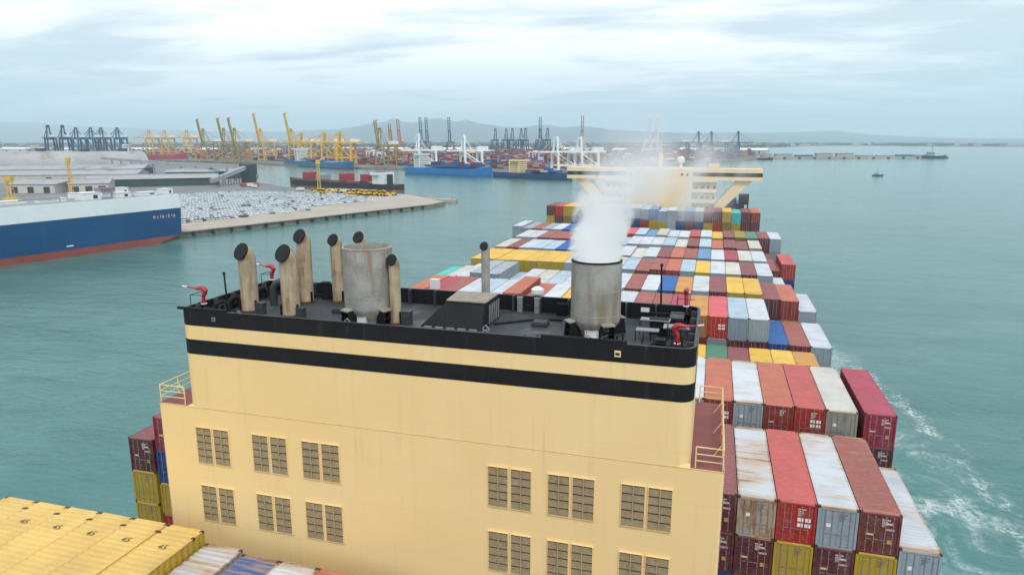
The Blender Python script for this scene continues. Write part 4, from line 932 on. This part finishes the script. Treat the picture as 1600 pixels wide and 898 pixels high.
for i, (x, y) in enumerate(((-486, 628), (-475, 616))):
    t = thing('pipe_stack', f'stack of red pipes below the conveyor, {("left", "right")[i]} one', 'pipes', (x, y, 3), .9)
    for k in range(7):
        b = MB(); b.tube([(-9, (k % 4) * 1.7 - 2.5 + (.85 if k > 3 else 0), .85 + 1.5 * (k // 4)), (9, (k % 4) * 1.7 - 2.5 + (.85 if k > 3 else 0), .85 + 1.5 * (k // 4))], .82, 8); b.build('pipe', REDH, t)
# lattice yellow tower cranes on the quay
def mast_crane(label, x, y, h, w, jib):
    t = thing('harbour_crane', label, 'crane', (x, y, 3.0), .4, 'yellow mobile harbour cranes')
    b = MB()
    for sx_ in (-1, 1):
        for sy_ in (-1, 1): b.bar((sx_ * w, sy_ * w, 2.5), (sx_ * w * .7, sy_ * w * .7, h), .35)
    n = int(h / 3)
    for k in range(n):
        z0, z1 = 2.5 + (h - 2.5) * k / n, 2.5 + (h - 2.5) * (k + 1) / n
        for s_ in (-1, 1): b.bar((-w * .9 * s_, -w * .9, z0), (w * .9 * s_, -w * .9, z1), .2); b.bar((-w * .9, -w * .9 * s_, z0), (-w * .9, w * .9 * s_, z1), .2)
    b.box(-w, -w, h * .5, w, w, h * .5 + .6); b.build('tower', YELL, t)
    c = MB(); c.box(-w * 1.4, -w * 1.4, h - 2.5, w * 1.4, w * 1.4, h + 1.2); c.build('machinery_head', YELL, t)
    c = MB(); c.box(-w * 2.2, -w * 2.2, 0, w * 2.2, w * 2.2, 2.5); c.build('base', YELL, t)
    if jib: c = MB(); c.bar((0, 0, h), (jib, 0, h + 4), .9, 1.2); c.build('jib', YELL, t)
mast_crane('stout yellow crane tower rising behind the car carrier at the left edge', -555, 405, 19, 2.0, 0)
mast_crane('slim yellow crane tower in front of the pale warehouses', -561, 469, 33, 1.2, 0)
mast_crane('slim yellow crane tower standing before the black coaster', -354, 558, 30, 1.3, 6)

# ------------------------------------------------------------------ ship-to-shore cranes
def sts(label, x, y, rot, mat, boom, h=42.0, apex=30.0, bl=62.0, up=80, group='ship-to-shore cranes', house=None, gauge=30.0, z=4.0, leg=1.6):
    t = thing('quay_crane', label, 'crane', (x, y, z), rad(rot), group); g = gauge / 2; w = 11.0
    for sx_ in (-1, 1):
        for sy_ in (-1, 1):
            b = MB(); b.bar((sx_ * g, sy_ * w, 0), (sx_ * g, sy_ * w * .82, h), leg); b.build('leg', mat, t)
    b = MB()
    for sx_ in (-1, 1): b.bar((sx_ * g, -w, 3), (sx_ * g, w, 3), leg * 1.1); b.bar((sx_ * g, -w * .9, h * .97), (sx_ * g, w * .9, h * .97), leg)
    for sy_ in (-1, 1):
        b.bar((-g, sy_ * w * .93, h * .33), (g, sy_ * w * .93, h * .33), leg * .9); b.bar((-g, sy_ * w * .93, h * .34), (g, sy_ * w * .82, h * .96), leg * .55)
    b.build('portal_beams', mat, t)
    b = MB()
    for sy_ in (-3, 3): b.bar((-g - 18, sy_, h + 1.5), (g + 2, sy_, h + 1.5), leg * .9, 2.6)
    for k in range(7): xx = -g - 16 + (gauge + 16) * k / 6; b.bar((xx, -3, h + 1.5), (xx, 3, h + 1.5), .9)
    b.build('girder', mat, t)
    b = MB()
    for sy_ in (-1, 1): b.bar((g, sy_ * (7.5 if mat is CWHT else 4.2), h), (g - 2, sy_ * (3.6 if mat is CWHT else 2.6), h + apex), leg * .8); b.bar((-g * .2, sy_ * 3.6, h), (g - 2, sy_ * 2.4, h + apex), min(.7, leg * .4))
    b.bar((g - 2, -3.2, h + apex), (g - 2, 3.2, h + apex), leg * 1.3); b.box(g - 4, -3, h + apex - .5, g, 3, h + apex + 1.6); b.build('apex_frame', mat, t)
    hx, hz = g + 2, h + 1.5; a = rad(up if boom == 'up' else 0); tip = (hx + bl * math.cos(a), hz + bl * math.sin(a))
    b = MB()
    for sy_ in (-2.6, 2.6): b.bar((hx, sy_, hz), (tip[0], sy_, tip[1]), leg * .8, 2.2)
    for k in range(9): f_ = k / 8; b.bar((hx + (tip[0] - hx) * f_, -2.6, hz + (tip[1] - hz) * f_), (hx + (tip[0] - hx) * f_, 2.6, hz + (tip[1] - hz) * f_), .9)
    if boom == 'up': b.bar((tip[0], -3, tip[1]), (tip[0] - 4, -3, tip[1] + 2), 1.2); b.bar((tip[0], 3, tip[1]), (tip[0] - 4, 3, tip[1] + 2), 1.2)
    b.build('boom', mat, t)
    b = MB()
    for f_ in ((.5, .95) if boom != 'up' else (.45,)): b.bar((g - 2, 0, h + apex), (hx + (tip[0] - hx) * f_, 0, hz + (tip[1] - hz) * f_), .28 if mat is CWHT else .5 if leg < 3 else 1.2)
    b.bar((g - 2, 0, h + apex), (-g - 16, 0, h + 2), .28 if mat is CWHT else .5 if leg < 3 else 1.2); b.build('stay', mat, t)
    b = MB(); b.box(-g - 14, -4, h + 3, -g + 4, 4, h + 8.5); b.build('machinery_house', house or CWHT, t)
    b = MB(); b.box(g - 8, -1.6, h - 4, g - 4.5, 1.6, h - .3); b.build('operator_cab', CWHT, t)
    return t
RQ = -110.0      # outreach direction of the main quay, towards the camera
cr = [('dull yellow quay crane with raised boom, leftmost of the three together', -1106, 1332, OLIV, 'up', dict(bl=50, leg=2.1)),
      ('dull yellow quay crane with raised boom, middle of the three together', -1010, 1280, OLIV, 'up', dict(bl=50, leg=2.1)),
      ('dull yellow quay crane with raised boom, rightmost of the three together', -975, 1270, OLIV, 'up', dict(bl=50, leg=2.1)),
      ('bright yellow quay crane with raised boom standing apart on the left', -1000, 1395, YELL, 'up', dict(bl=64, leg=2.2)),
      ('bright yellow quay crane with raised boom beside the row of lowered ones', -915, 1390, YELL, 'up', dict(bl=64, leg=2.2)),
      ('bright yellow quay crane with lowered boom, first right of the raised boom', -850, 1330, YELL, 'down', dict(apex=20, leg=3.0, rot=182, bl=44)),
      ('bright yellow quay crane with lowered boom, second right of the raised boom', -745, 1250, YELL, 'down', dict(apex=20, leg=3.2, rot=182, bl=48)),
      ('bright yellow quay crane with lowered boom, third right of the raised boom', -690, 1215, YELL, 'down', dict(apex=20, leg=3.4, rot=182, bl=48)),
      ('dull yellow quay crane with raised boom standing behind the black coaster', -560, 1125, OLIV, 'up', dict(bl=42, h=38)),
      ('white quay crane behind the wheelhouse of the bright blue feeder', -465, 1085, CWHT, 'down', dict(h=30, apex=27, bl=26, leg=3.2)),
      ('white quay crane behind the bow of the bright blue feeder', -372, 1056, CWHT, 'down', dict(h=30, apex=25, bl=26, leg=3.2)),
      ('white quay crane left of a pair behind the dark blue ship', -216, 1050, CWHT, 'down', dict(h=29, apex=23, bl=26, leg=3.1)),
      ('white quay crane right of a pair behind the dark blue ship', -180, 1058, CWHT, 'down', dict(h=29, apex=23, bl=26, leg=3.1))]
for lb, x, y, m, bo, kw in cr: kw = dict(kw); sts(lb, x, y, kw.pop('rot', RQ + (-28 if m is CWHT else 0)), m, bo, **kw)
for lb, x, y, m, top in (('far blue crane with raised boom, left of a close pair', -774, 1788, CBLU, 64), ('far blue crane with raised boom, right of a close pair', -758, 1792, CBLU, 64), ('far blue crane with raised boom standing alone behind the white cranes', -698, 1809, CBLU, 64),
                         ('far blue crane with raised boom above the dark blue ship', -458, 1878, CBLU, 64), ('far yellow crane with raised boom above the pair of white cranes', -347, 1910, OLIV, 68), ('far orange crane with raised boom, left of a pair', -800, 1650, CORG, 44), ('far orange crane with raised boom, right of a pair', -778, 1655, CORG, 56),
                         ('pale crane with raised boom half hidden in the smoke, left of two', -170, 1960, CWHT, 66), ('pale crane with raised boom half hidden in the smoke, right of two', -150, 1962, CWHT, 66)):
    sts(lb, x, y, -75, m, 'up', bl=top, h=42, group='far cranes with raised booms')
for i, (x, y) in enumerate(((-43, 1862), (-11, 1880), (54, 1829))): sts(f'hazy blue portal crane over the bridge wing, {ORD[i + 1]} from the left', x, y, -20, CBLU, 'down', h=40, apex=28, bl=34, leg=2.6, group='blue cranes behind the bridge')
for i, (x, y, a) in enumerate(((-1570, 1330, 24), (-1535, 1340, 24), (-1600, 1440, 20), (-1562, 1450, 20), (-1540, 1462, 20), (-1500, 1475, 20))):
    sts(f'navy quay crane with lowered boom at the far left, {ORD[i + 1]} in the row', x, y, 150 if i < 2 else 160, CNAV if i < 2 else CBLU, 'down', h=52, apex=a + 6, bl=58, leg=3.4, group='navy cranes at the far left')
for i, (x, y) in enumerate(((-1440, 1520), (-1400, 1532), (-1335, 1540))): sts(f'yellow quay crane over the red bulk carrier, {ORD[i + 1]} from the left', x, y, 165, YELL, 'down', h=52, apex=20, bl=60, leg=2.6, group='yellow cranes over the red ship')
for i in range(7):
    x, y = -735 + i * 32 + rng.uniform(-6, 6), 2300 + rng.uniform(-40, 60)
    sts(f'tiny dark crane in the far row below the hills, {ORD[i + 1]} from the left', x, y, -60, CNAV, 'down', h=46, apex=38, bl=30, leg=2.6, group='far row of dark cranes')

# ------------------------------------------------------------------ other ships
CARGO = MB(); CARGO_C = []
def cargo_box(mw, x0, y0, z0, L, col):
    b = MB(); b.box(x0, y0, z0 + .03, x0 + L - .25, y0 + 2.44, z0 + 2.55)
    CARGO.add([tuple(mw @ Vector(p)) for p in b.v], b.f); CARGO_C.extend([col] * 6)
YC = [lin(PAL[k][2]) for k in 'MMBBRRSSUUYGKWLT'] + [lin(PAL[k][1]) for k in 'RSBUTW']
def vessel(label, stern, bow, beam, fb, hullm, boot, house_f, house_h, house_l, housem, cat='ship', holds=(), cargo=None, name='cargo_ship', dk=None, fun=None):
    s0, b0 = Vector(stern), Vector(bow); L = (b0 - s0).length; a = math.atan2(b0.y - s0.y, b0.x - s0.x)
    t = thing(name, label, cat, (s0.x, s0.y, 0), a)
    st_ = [(0, .8), (.04, .95), (.1, 1), (.8, 1), (.88, .82), (.95, .42), (1.0, .03)]
    def band(z0, z1, k0, k1, nm, m, sheer=True):
        b = MB(); pl = lambda k, z: [(L * f * (1 - (0.02 if z < fb and f > .9 else 0)), -beam / 2 * w * k, z + (fb * .35 * max(0, f - .8) / .2 if z > 0 and sheer and z >= fb - .1 else 0)) for f, w in st_] + [(L * f, beam / 2 * w * k, z + (fb * .35 * max(0, f - .8) / .2 if z > 0 and sheer and z >= fb - .1 else 0)) for f, w in reversed(st_)]
        lo, hi = pl(k0, z0), pl(k1, z1); n = len(lo)
        b.add(lo + hi, [(i, (i + 1) % n, n + (i + 1) % n, n + i) for i in range(n)] + [tuple(range(n, 2 * n)), tuple(range(n - 1, -1, -1))]); return b.build(nm, m, t)
    band(-2, fb * .22, .95, .98, 'boot_topping', boot); band(fb * .22 + .02, fb, .98, 1, 'hull', hullm)
    hx = L * house_f; b = MB(); n = max(2, int(house_h / 3))
    b.box(hx - house_l / 2, -beam * .42, fb, hx + house_l / 2, beam * .42, fb + house_h); b.box(hx - house_l * .2, -beam * .55, fb + house_h - 2.6, hx + house_l * .55, beam * .55, fb + house_h)
    ho = b.build('wheelhouse', housem, t)
    for k in range(n):
        b = MB(); z = fb + 1.2 + k * (house_h - 2.2) / n; b.box(hx - house_l * .4, -beam * .42 - .05, z, hx + house_l * .4, -beam * .42 - .01, z + .8); b.box(hx + house_l / 2 + .01, -beam * .38, z, hx + house_l / 2 + .05, beam * .38, z + .8); b.build('window_band', GLASS, ho)
    b = MB(); b.box(hx - house_l * .5 - 4, -2.5, fb, hx - house_l * .5 - .1, 2.5, fb + house_h * .85); b.build('funnel', fun or dk or housem, t)
    b = MB(); b.tube([(hx, 0, fb + house_h), (hx, 0, fb + house_h + 7)], .3, 6); b.bar((hx, -3, fb + house_h + 4), (hx, 3, fb + house_h + 4), .3); b.build('mast', GALV, t)
    b = MB(); b.tube([(L * .95, 0, fb * 1.2), (L * .95, 0, fb * 1.2 + 8)], .25, 6); b.build('foremast', GALV, t)
    for f0, f1 in holds:
        b = MB(); b.box(L * f0, -beam * .38, fb, L * f1, beam * .38, fb + 1.6); b.build('hatch_coaming', dk or REDH, t)
    if cargo:
        mw = Matrix.Translation((s0.x, s0.y, 0)) @ Matrix.Rotation(a, 4, 'Z')
        for f0, f1, mx, pal in cargo:
            nb = int(L * (f1 - f0) / 12.6); nr = int(beam * .9 / 2.55)
            for i in range(nb):
                hmax = rng.randint(max(1, mx - 2), mx)
                for r_ in range(nr):
                    for z in range(max(1, hmax - rng.randint(0, 1))): cargo_box(mw, L * f0 + i * 12.8, -nr * 2.55 / 2 + r_ * 2.55, fb + 1.7 + z * 2.6, 12.2, tuple(v_ * .85 for v_ in rng.choice(pal)))
    return t
BLU = [lin(PAL['U'][1]), lin((40, 90, 140)), lin((30, 80, 150)), lin(PAL['M'][2]), lin(PAL['B'][2])]
vessel('bright blue feeder container ship with white wheelhouse at the stern, moored', (-452, 985), (-296, 930), 24, 11, paint('feeder_blue', (.02, .17, .45), .45, .12, .05), paint('feeder_boot', (.02, .12, .32), .5), .16, 21, 12, WHITE, cargo=[(.26, .9, 3, BLU), (.0, .1, 1, BLU)])
vessel('dark blue cargo ship with cream wheelhouse moored beside the bright blue feeder', (-290, 932), (-168, 882), 22, 8, paint('navy_hull', (.012, .05, .14), .45, .15, .05), paint('navy_boot', (.01, .03, .08), .5), .30, 18, 18, CREAM, cargo=[(.45, .9, 2, BLU + [lin((200, 205, 200))])])
vessel('blue container feeder moored under the lowered yellow cranes', (-850, 1256), (-612, 1100), 26, 11, paint('teal_hull', (.02, .14, .3), .45, .15, .05), paint('maroon_boot', (.12, .03, .05), .5), .22, 24, 12, WHITE, cargo=[(.03, .17, 3, YC), (.3, .6, 2, YC)])
vessel('red bulk carrier with white wheelhouse moored under yellow cranes at left', (-1432, 1385), (-1288, 1470), 30, 15, paint('bulk_red', (.33, .03, .045), .45, .15, .05), REDH, .17, 26, 14, WHITE, holds=((.32, .45), (.48, .6), (.64, .76), (.8, .88)), dk=paint('hatch_green', (.03, .22, .14), .6))
co = vessel('black coaster with red hatch cranes and white stern wheelhouse off the pier', (-302, 628), (-470, 685), 20, 7.5, HULLM, REDH, .13, 12, 16, WHITE, holds=((.3, .4), (.5, .6), (.66, .74), (.84, .93)), dk=paint('coaster_red', (.33, .03, .04), .5), fun=HULLM)
for f in (.26, .45, .80):
    b = MB(); b.box(176 * f - 6, -6, 9.1, 176 * f + 6, 6, 17); b.bar((176 * f - 5, 0, 17), (176 * f + 3, 0, 21), .6); b.build('deck_crane_house', paint('coaster_red', (.33, .03, .04)), co)
b = MB(); b.box(112, -6, 9.1, 124, 6, 15); b.build('deck_house', GALV, co)
for x, y, l, a, lb in ((249.6, 1116, 16, .3, 'small dark boat alone on open water at right'), (140, 1930, 40, .2, 'low barge off the end of the far quay'), (610, 2215, 60, .1, 'grey vessel with a mast moored at the end of the far jetty')):
    t = thing('boat', lb, 'boat', (x, y, 0), a); b = MB(); b.add([(-l / 2, -l * .13, 0), (l * .35, -l * .13, 0), (l / 2, 0, 0), (l * .35, l * .13, 0), (-l / 2, l * .13, 0), (-l / 2, -l * .15, l * .12), (l * .38, -l * .15, l * .13), (l * .56, 0, l * .18), (l * .38, l * .15, l * .13), (-l / 2, l * .15, l * .12)],
        [(0, 1, 6, 5), (1, 2, 7, 6), (2, 3, 8, 7), (3, 4, 9, 8), (4, 0, 5, 9), (5, 6, 7, 8, 9)]); b.build('hull', DARKG, t)
    b = MB(); b.box(-l * .3, -l * .08, l * .12, 0, l * .08, l * .28); b.box(-l * .31, -l * .09, l * .28, .02, l * .09, l * .3); b.build('cabin', GALV, t)
    b = MB(); b.bar((-l * .1, 0, l * .3), (-l * .1, 0, l * .6), l * .015 + .05); b.build('mast', DARKG, t)
# far jetty
jt = tag(ob('jetty', None), kind='structure')
J0, J1 = Vector((120, 2060)), Vector((650, 2250))
for k in range(13):
    a0, a1 = J0.lerp(J1, k / 13), J0.lerp(J1, (k + .985) / 13)
    b = MB(); b.bar((a0.x, a0.y, 2.8), (a1.x, a1.y, 2.8), 22, 5.6); b.build('deck_span', CONC, jt)
    b = MB(); b.box(a1.x - 4, a1.y - 13, -2, a1.x + 4, a1.y - 11.2, 4.4); b.build('pier_block', DARKG, jt)
for k in range(9):
    p = J0.lerp(J1, (k + .4) / 9.5); hgt = rng.uniform(4, 9) if k < 5 else rng.uniform(2.5, 5)
    t = thing('jetty_building', f'low hazy building on the far jetty, {ORD[k + 1]} from its landward end', 'building', (p.x, p.y, 5.6), .345, 'buildings on the far jetty')
    b = MB(); b.box(-24, -7, 0, 24, 7, hgt); b.build('wall', rng.choice((CONC, ROOFG, CBLU)), t); b = MB(); b.box(-25, -8, hgt, 25, 8, hgt + 1); b.build('roof', ROOFG, t)

# ------------------------------------------------------------------ container yards behind the quays
def inside(x, y, poly):
    c = False; n = len(poly)
    for i in range(n):
        (x1, y1), (x2, y2) = poly[i], poly[(i + 1) % n]
        if (y1 > y) != (y2 > y) and x < (x2 - x1) * (y - y1) / (y2 - y1) + x1: c = not c
    return c
YPOLY = [(-184, 1070), (-130, 1150), (-100, 1500), (110, 1985), (130, 2300), (120, 3300), (-1500, 3300), (-3600, 2900), (-2700, 2150), (-1560, 1580), (-950, 1345), (-785, 1275), (-612, 1190), (-477, 1170), (-339, 1110)]
qd = Vector((.939, -.345)); qn = Vector((.345, .939)); qang = math.atan2(qd.y, qd.x)
for li in range(30):
    dep = 62 + li * 44 + (li // 4) * 20 + (li > 20) * (li - 20) * 60
    for i in range(-150, 130):
        if (i % 9) in (0,) : continue
        p = Vector((-950, 1272)) + qd * (i * 13.2 + (li % 3) * 4) + qn * dep
        if not inside(p.x, p.y, YPOLY): continue
        hm = rng.choice((2, 3, 4, 4, 5, 5, 6)) + (li > 14)
        mw = Matrix.Translation((p.x, p.y, 4.0)) @ Matrix.Rotation(qang, 4, 'Z')
        for r_ in range(2):
            base_c = rng.choice(YC)
            for z in range(max(1, hm - rng.randint(0, 1))):
                cargo_box(mw, 0, r_ * 2.6, z * 2.6, 12.3, tuple(v_ * .9 for v_ in (base_c if rng.random() < .35 else rng.choice(YC))))
for li in range(5):          # stacks on the near side of the channel, left of the vaulted stores
    for i in range(90):
        p = Vector((-2450 + i * 13.2, 1165 + li * 22 - i * 0.9)); hm = rng.choice((2, 3, 4, 5))
        if p.x > -1330 or (i % 10) == 0: continue
        mw = Matrix.Translation((p.x, p.y, 3.0)) @ Matrix.Rotation(-.07, 4, 'Z')
        for z in range(hm): cargo_box(mw, 0, 0, z * 2.6, 12.3, tuple(v_ * .9 for v_ in rng.choice(YC)))
tag(ob('yard_containers', colored_mesh('yard_containers', CARGO, CARGO_C, ATTR)), 'tightly packed stacks of coloured containers filling the far port yards and feeders', 'container stacks', None, 'stuff')
for i in range(22):
    li = rng.choice((1, 2, 4, 5, 7, 9)); p = Vector((-950, 1272)) + qd * (-420 + i * 62) + qn * (75 + li * 50)
    if not inside(p.x, p.y, YPOLY): continue
    t = thing('yard_gantry', f'yard gantry crane standing over the container stacks, {ORD[min(20, i + 1)]} along from the left', 'crane', (p.x, p.y, 4), qang, 'yard gantry cranes'); m = rng.choice((YELL, CORG, CBLU, CWHT))
    for sx_ in (-1, 1):
        for sy_ in (-1, 1): b = MB(); b.bar((sx_ * 6, sy_ * 12, 0), (sx_ * 5, sy_ * 12, 21), 1.5); b.build('leg', m, t)
    for sx_ in (-5, 5): b = MB(); b.bar((sx_, -13, 21.5), (sx_, 13, 21.5), 1.6, 2.2); b.build('gantry_beam', m, t)
    for sy_ in (-12, 12): b = MB(); b.bar((-6, sy_, 2), (6, sy_, 2), 1.6); b.build('sill_beam', m, t)
    b = MB(); b.box(-4, 2, 22.6, 4, 8, 25); b.build('trolley', CWHT, t)
for i in range(16):
    p = Vector((-1500 + i * 108 + rng.uniform(-30, 30), 2450 + rng.uniform(-60, 260)))
    shed(f'distant low building with pale roof behind the yards, {ORD[i + 1]} from the left', p.x, p.y, rng.uniform(50, 110), 50, 13, 7, rng.uniform(-20, 10), WALLC, CWHT if i % 2 else ROOFG, 2, 'far_warehouse', 'pale roofed buildings behind the yards')
for i in range(10):
    p = Vector((-2900 + i * 150, 2000 + rng.uniform(0, 200) + i * 30))
    shed(f'distant building at the far left behind the navy cranes, {ORD[i + 1]} in its row', p.x, p.y, rng.uniform(60, 120), 50, 12, 6, rng.uniform(-20, 20), WALLC, CWHT if i % 2 else ROOFG, 2, 'far_warehouse', 'far left buildings')
# far town and trees: a mass of low blocks and crowns that read as one
TOWN = MB(); TOWN_C = []
for i in range(2600):
    d = rng.uniform(2600, 8200); az = rng.uniform(-rad(54), rad(19)); x, y = 14.75 + d * math.sin(az), -45.3 + d * math.cos(az)
    if not inside(x, y, [(-6000, 3000), (-200, 2600), (150, 3600), (330, 5000), (1000, 6600), (2100, 5800), (5000, 5000), (9000, 9000), (-9000, 9000)]): continue
    h_ = rng.uniform(7, 17) * (1.5 if rng.random() < .06 else 1); w_ = rng.uniform(12, 50)
    TOWN.box(x - w_, y - 10, 4, x + w_, y + 10, 4 + h_); c_ = rng.choice(((.05, .08, .04), (.06, .09, .05), (.05, .08, .05), (.06, .09, .08), (.05, .08, .06), (.26, .26, .25), (.45, .45, .43), (.16, .1, .08))); TOWN_C.extend([c_] * 6)
tag(ob('far_town', colored_mesh('far_town', TOWN, TOWN_C, ATTR)), 'far low town and trees spread below the hills', 'town', None, 'stuff')

# ------------------------------------------------------------------ hills
prof = [(-260, 199), (0, 192), (60, 193), (130, 198), (180, 200), (300, 205), (430, 207), (520, 203), (560, 199), (588, 193), (604, 192), (617, 187), (632, 192), (645, 193), (665, 190), (690, 186), (703, 190), (716, 191), (728, 188), (745, 193), (765, 196), (785, 200), (815, 199), (850, 196), (880, 200), (905, 198), (930, 200), (960, 204), (1050, 208), (1150, 208), (1250, 207), (1300, 205), (1350, 210), (1450, 215), (1600, 217), (1800, 217)]
def ph(x):
    for (a, b), (c, d) in zip(prof, prof[1:]):
        if a <= x <= c: return b + (d - b) * (x - a) / (c - a)
    return 217
hl = MB(); NX = 420; rows = [(.72, .02), (.8, .3), (.87, .55), (.93, .82), (1.0, 1.0), (1.15, .4)]
vs = []
from mathutils import noise as mno
for r_, k in rows:
    for i in range(NX + 1):
        x = -260 + 2060 * i / NX; az = math.atan((x - 800) / 1086.5 * 0.985) - rad(16.055)
        DIST = 17500 + 9500 * (1 - min(1, max(0, (x - 330) / 230)) if x < 700 else min(1, max(0, (x - 1000) / 300)) * .6)
        hpk = 54 + DIST * (217.5 - ph(x)) / 1086.5 / math.sqrt(1 + ((x - 800) / 1086.5) ** 2) * 1.0
        nz = mno.noise((x * .035, r_ * 9, 0)) * .10 + mno.noise((x * .11, r_ * 17, 3)) * .05
        hgt = max(4.2, hpk * k * (1 + nz * (1.6 if k < 1 else .5)))
        d = DIST * r_ * (1 + .03 * mno.noise((x * .02, r_ * 5, 7)))
        vs.append((14.75 + d * math.sin(az), -45.3 + d * math.cos(az), hgt))
fs = [(r_ * (NX + 1) + i, r_ * (NX + 1) + i + 1, (r_ + 1) * (NX + 1) + i + 1, (r_ + 1) * (NX + 1) + i) for r_ in range(len(rows) - 1) for i in range(NX)]
hl.add(vs, fs); tag(hl.build('hills', paint('hill_green', (.06, .09, .08), .95, .35, .004), None, True), kind='structure')

# ------------------------------------------------------------------ stack smoke (a volume over the starboard main stack)
def smoke_mat():
    t = NT('stack_smoke'); o = t.coords(False); s3 = t.n('ShaderNodeSeparateXYZ'); t.l(o, s3.inputs[0]); x, y, z = s3.outputs
    zc = t.math('MAXIMUM', z, 0.0)
    wob = t.math('MULTIPLY', t.math('SUBTRACT', t.noise(o, 0.45, 2), 0.5), t.math('MULTIPLY', zc, 0.45))
    ax = t.math('ADD', t.math('ADD', t.math('MULTIPLY', zc, 0.03), t.math('MULTIPLY', t.math('POWER', zc, 2.0), 0.032)), wob)
    dx = t.math('SUBTRACT', x, ax); dy = t.math('SUBTRACT', y, t.math('MULTIPLY', zc, 0.12))
    r = t.math('SQRT', t.math('ADD', t.math('MULTIPLY', dx, dx), t.math('MULTIPLY', dy, dy)))
    R0 = t.math('ADD', 1.46, t.math('MULTIPLY', zc, 0.07))
    n1 = t.noise(t.mapping(o, (1, 1, .85)), 1.0, 8, 0.6, 0.9)
    q = t.math('ADD', t.math('DIVIDE', r, R0), t.math('MULTIPLY', t.math('SUBTRACT', n1, 0.5), t.math('ADD', 0.6, t.math('MULTIPLY', zc, 0.5))))
    core = t.math('SUBTRACT', 1.0, t.rng(q, 0.72, 1.02))
    amp = t.math('ADD', t.math('MULTIPLY', 6.0, t.math('EXPONENT', t.math('MULTIPLY', zc, -0.70))), t.math('MULTIPLY', 0.5, t.math('EXPONENT', t.math('MULTIPLY', zc, -0.36))))
    den = t.math('MULTIPLY', core, amp)
    # thin drifting veil
    vx = t.math('DIVIDE', t.math('SUBTRACT', x, 3.8), 5.0); vy = t.math('DIVIDE', t.math('SUBTRACT', y, 2.6), 4.2); vz = t.math('DIVIDE', t.math('SUBTRACT', z, 4.3), 3.0)
    vr = t.math('SQRT', t.math('ADD', t.math('ADD', t.math('MULTIPLY', vx, vx), t.math('MULTIPLY', vy, vy)), t.math('MULTIPLY', vz, vz)))
    veil = t.math('MULTIPLY', t.math('SUBTRACT', 1.0, t.rng(vr, 0.25, 1.0)), t.rng(t.noise(o, 0.38, 4, .55, .6), .36, .66))
    den = t.math('ADD', den, t.math('MULTIPLY', veil, 0.66))
    top = t.math('SUBTRACT', 1.0, t.rng(z, 5.0, 9.5)); den = t.math('MULTIPLY', den, top)
    v = t.n('ShaderNodeVolumePrincipled'); v.inputs['Color'].default_value = (.996, .998, 1.0, 1); t.l(den, v.inputs['Density']); v.inputs['Anisotropy'].default_value = 0.1
    t.l(v.outputs[0], t.out.inputs['Volume']); return t.m
b = MB(); b.lathe([(0.0, -.9), (1.24, -.9), (1.24, .05), (3.0, .06), (5.2, 1.0), (10.5, 2.4), (11, 9.0), (7, 11.2), (0.0, 11.4)], 20)
smk = b.build('stack_smoke', smoke_mat(), None, False, (8.93, -8.55, 47.68))
tag(smk, 'white exhaust smoke rising from the starboard main stack', 'smoke', None, 'stuff')

# ------------------------------------------------------------------ haze
hz = MB(); hz.box(-34500, -3500, -16, 34500, 34500, 900)
t = NT('haze_air'); v_ = t.n('ShaderNodeVolumePrincipled'); v_.inputs['Color'].default_value = (.72, .89, 1.0, 1); v_.inputs['Density'].default_value = 0.8e-4; v_.inputs['Anisotropy'].default_value = 0.0
t.l(v_.outputs[0], t.out.inputs['Volume'])
tag(hz.build('haze', t.m), 'thin blue-grey haze in the air over the port', 'haze', None, 'stuff')
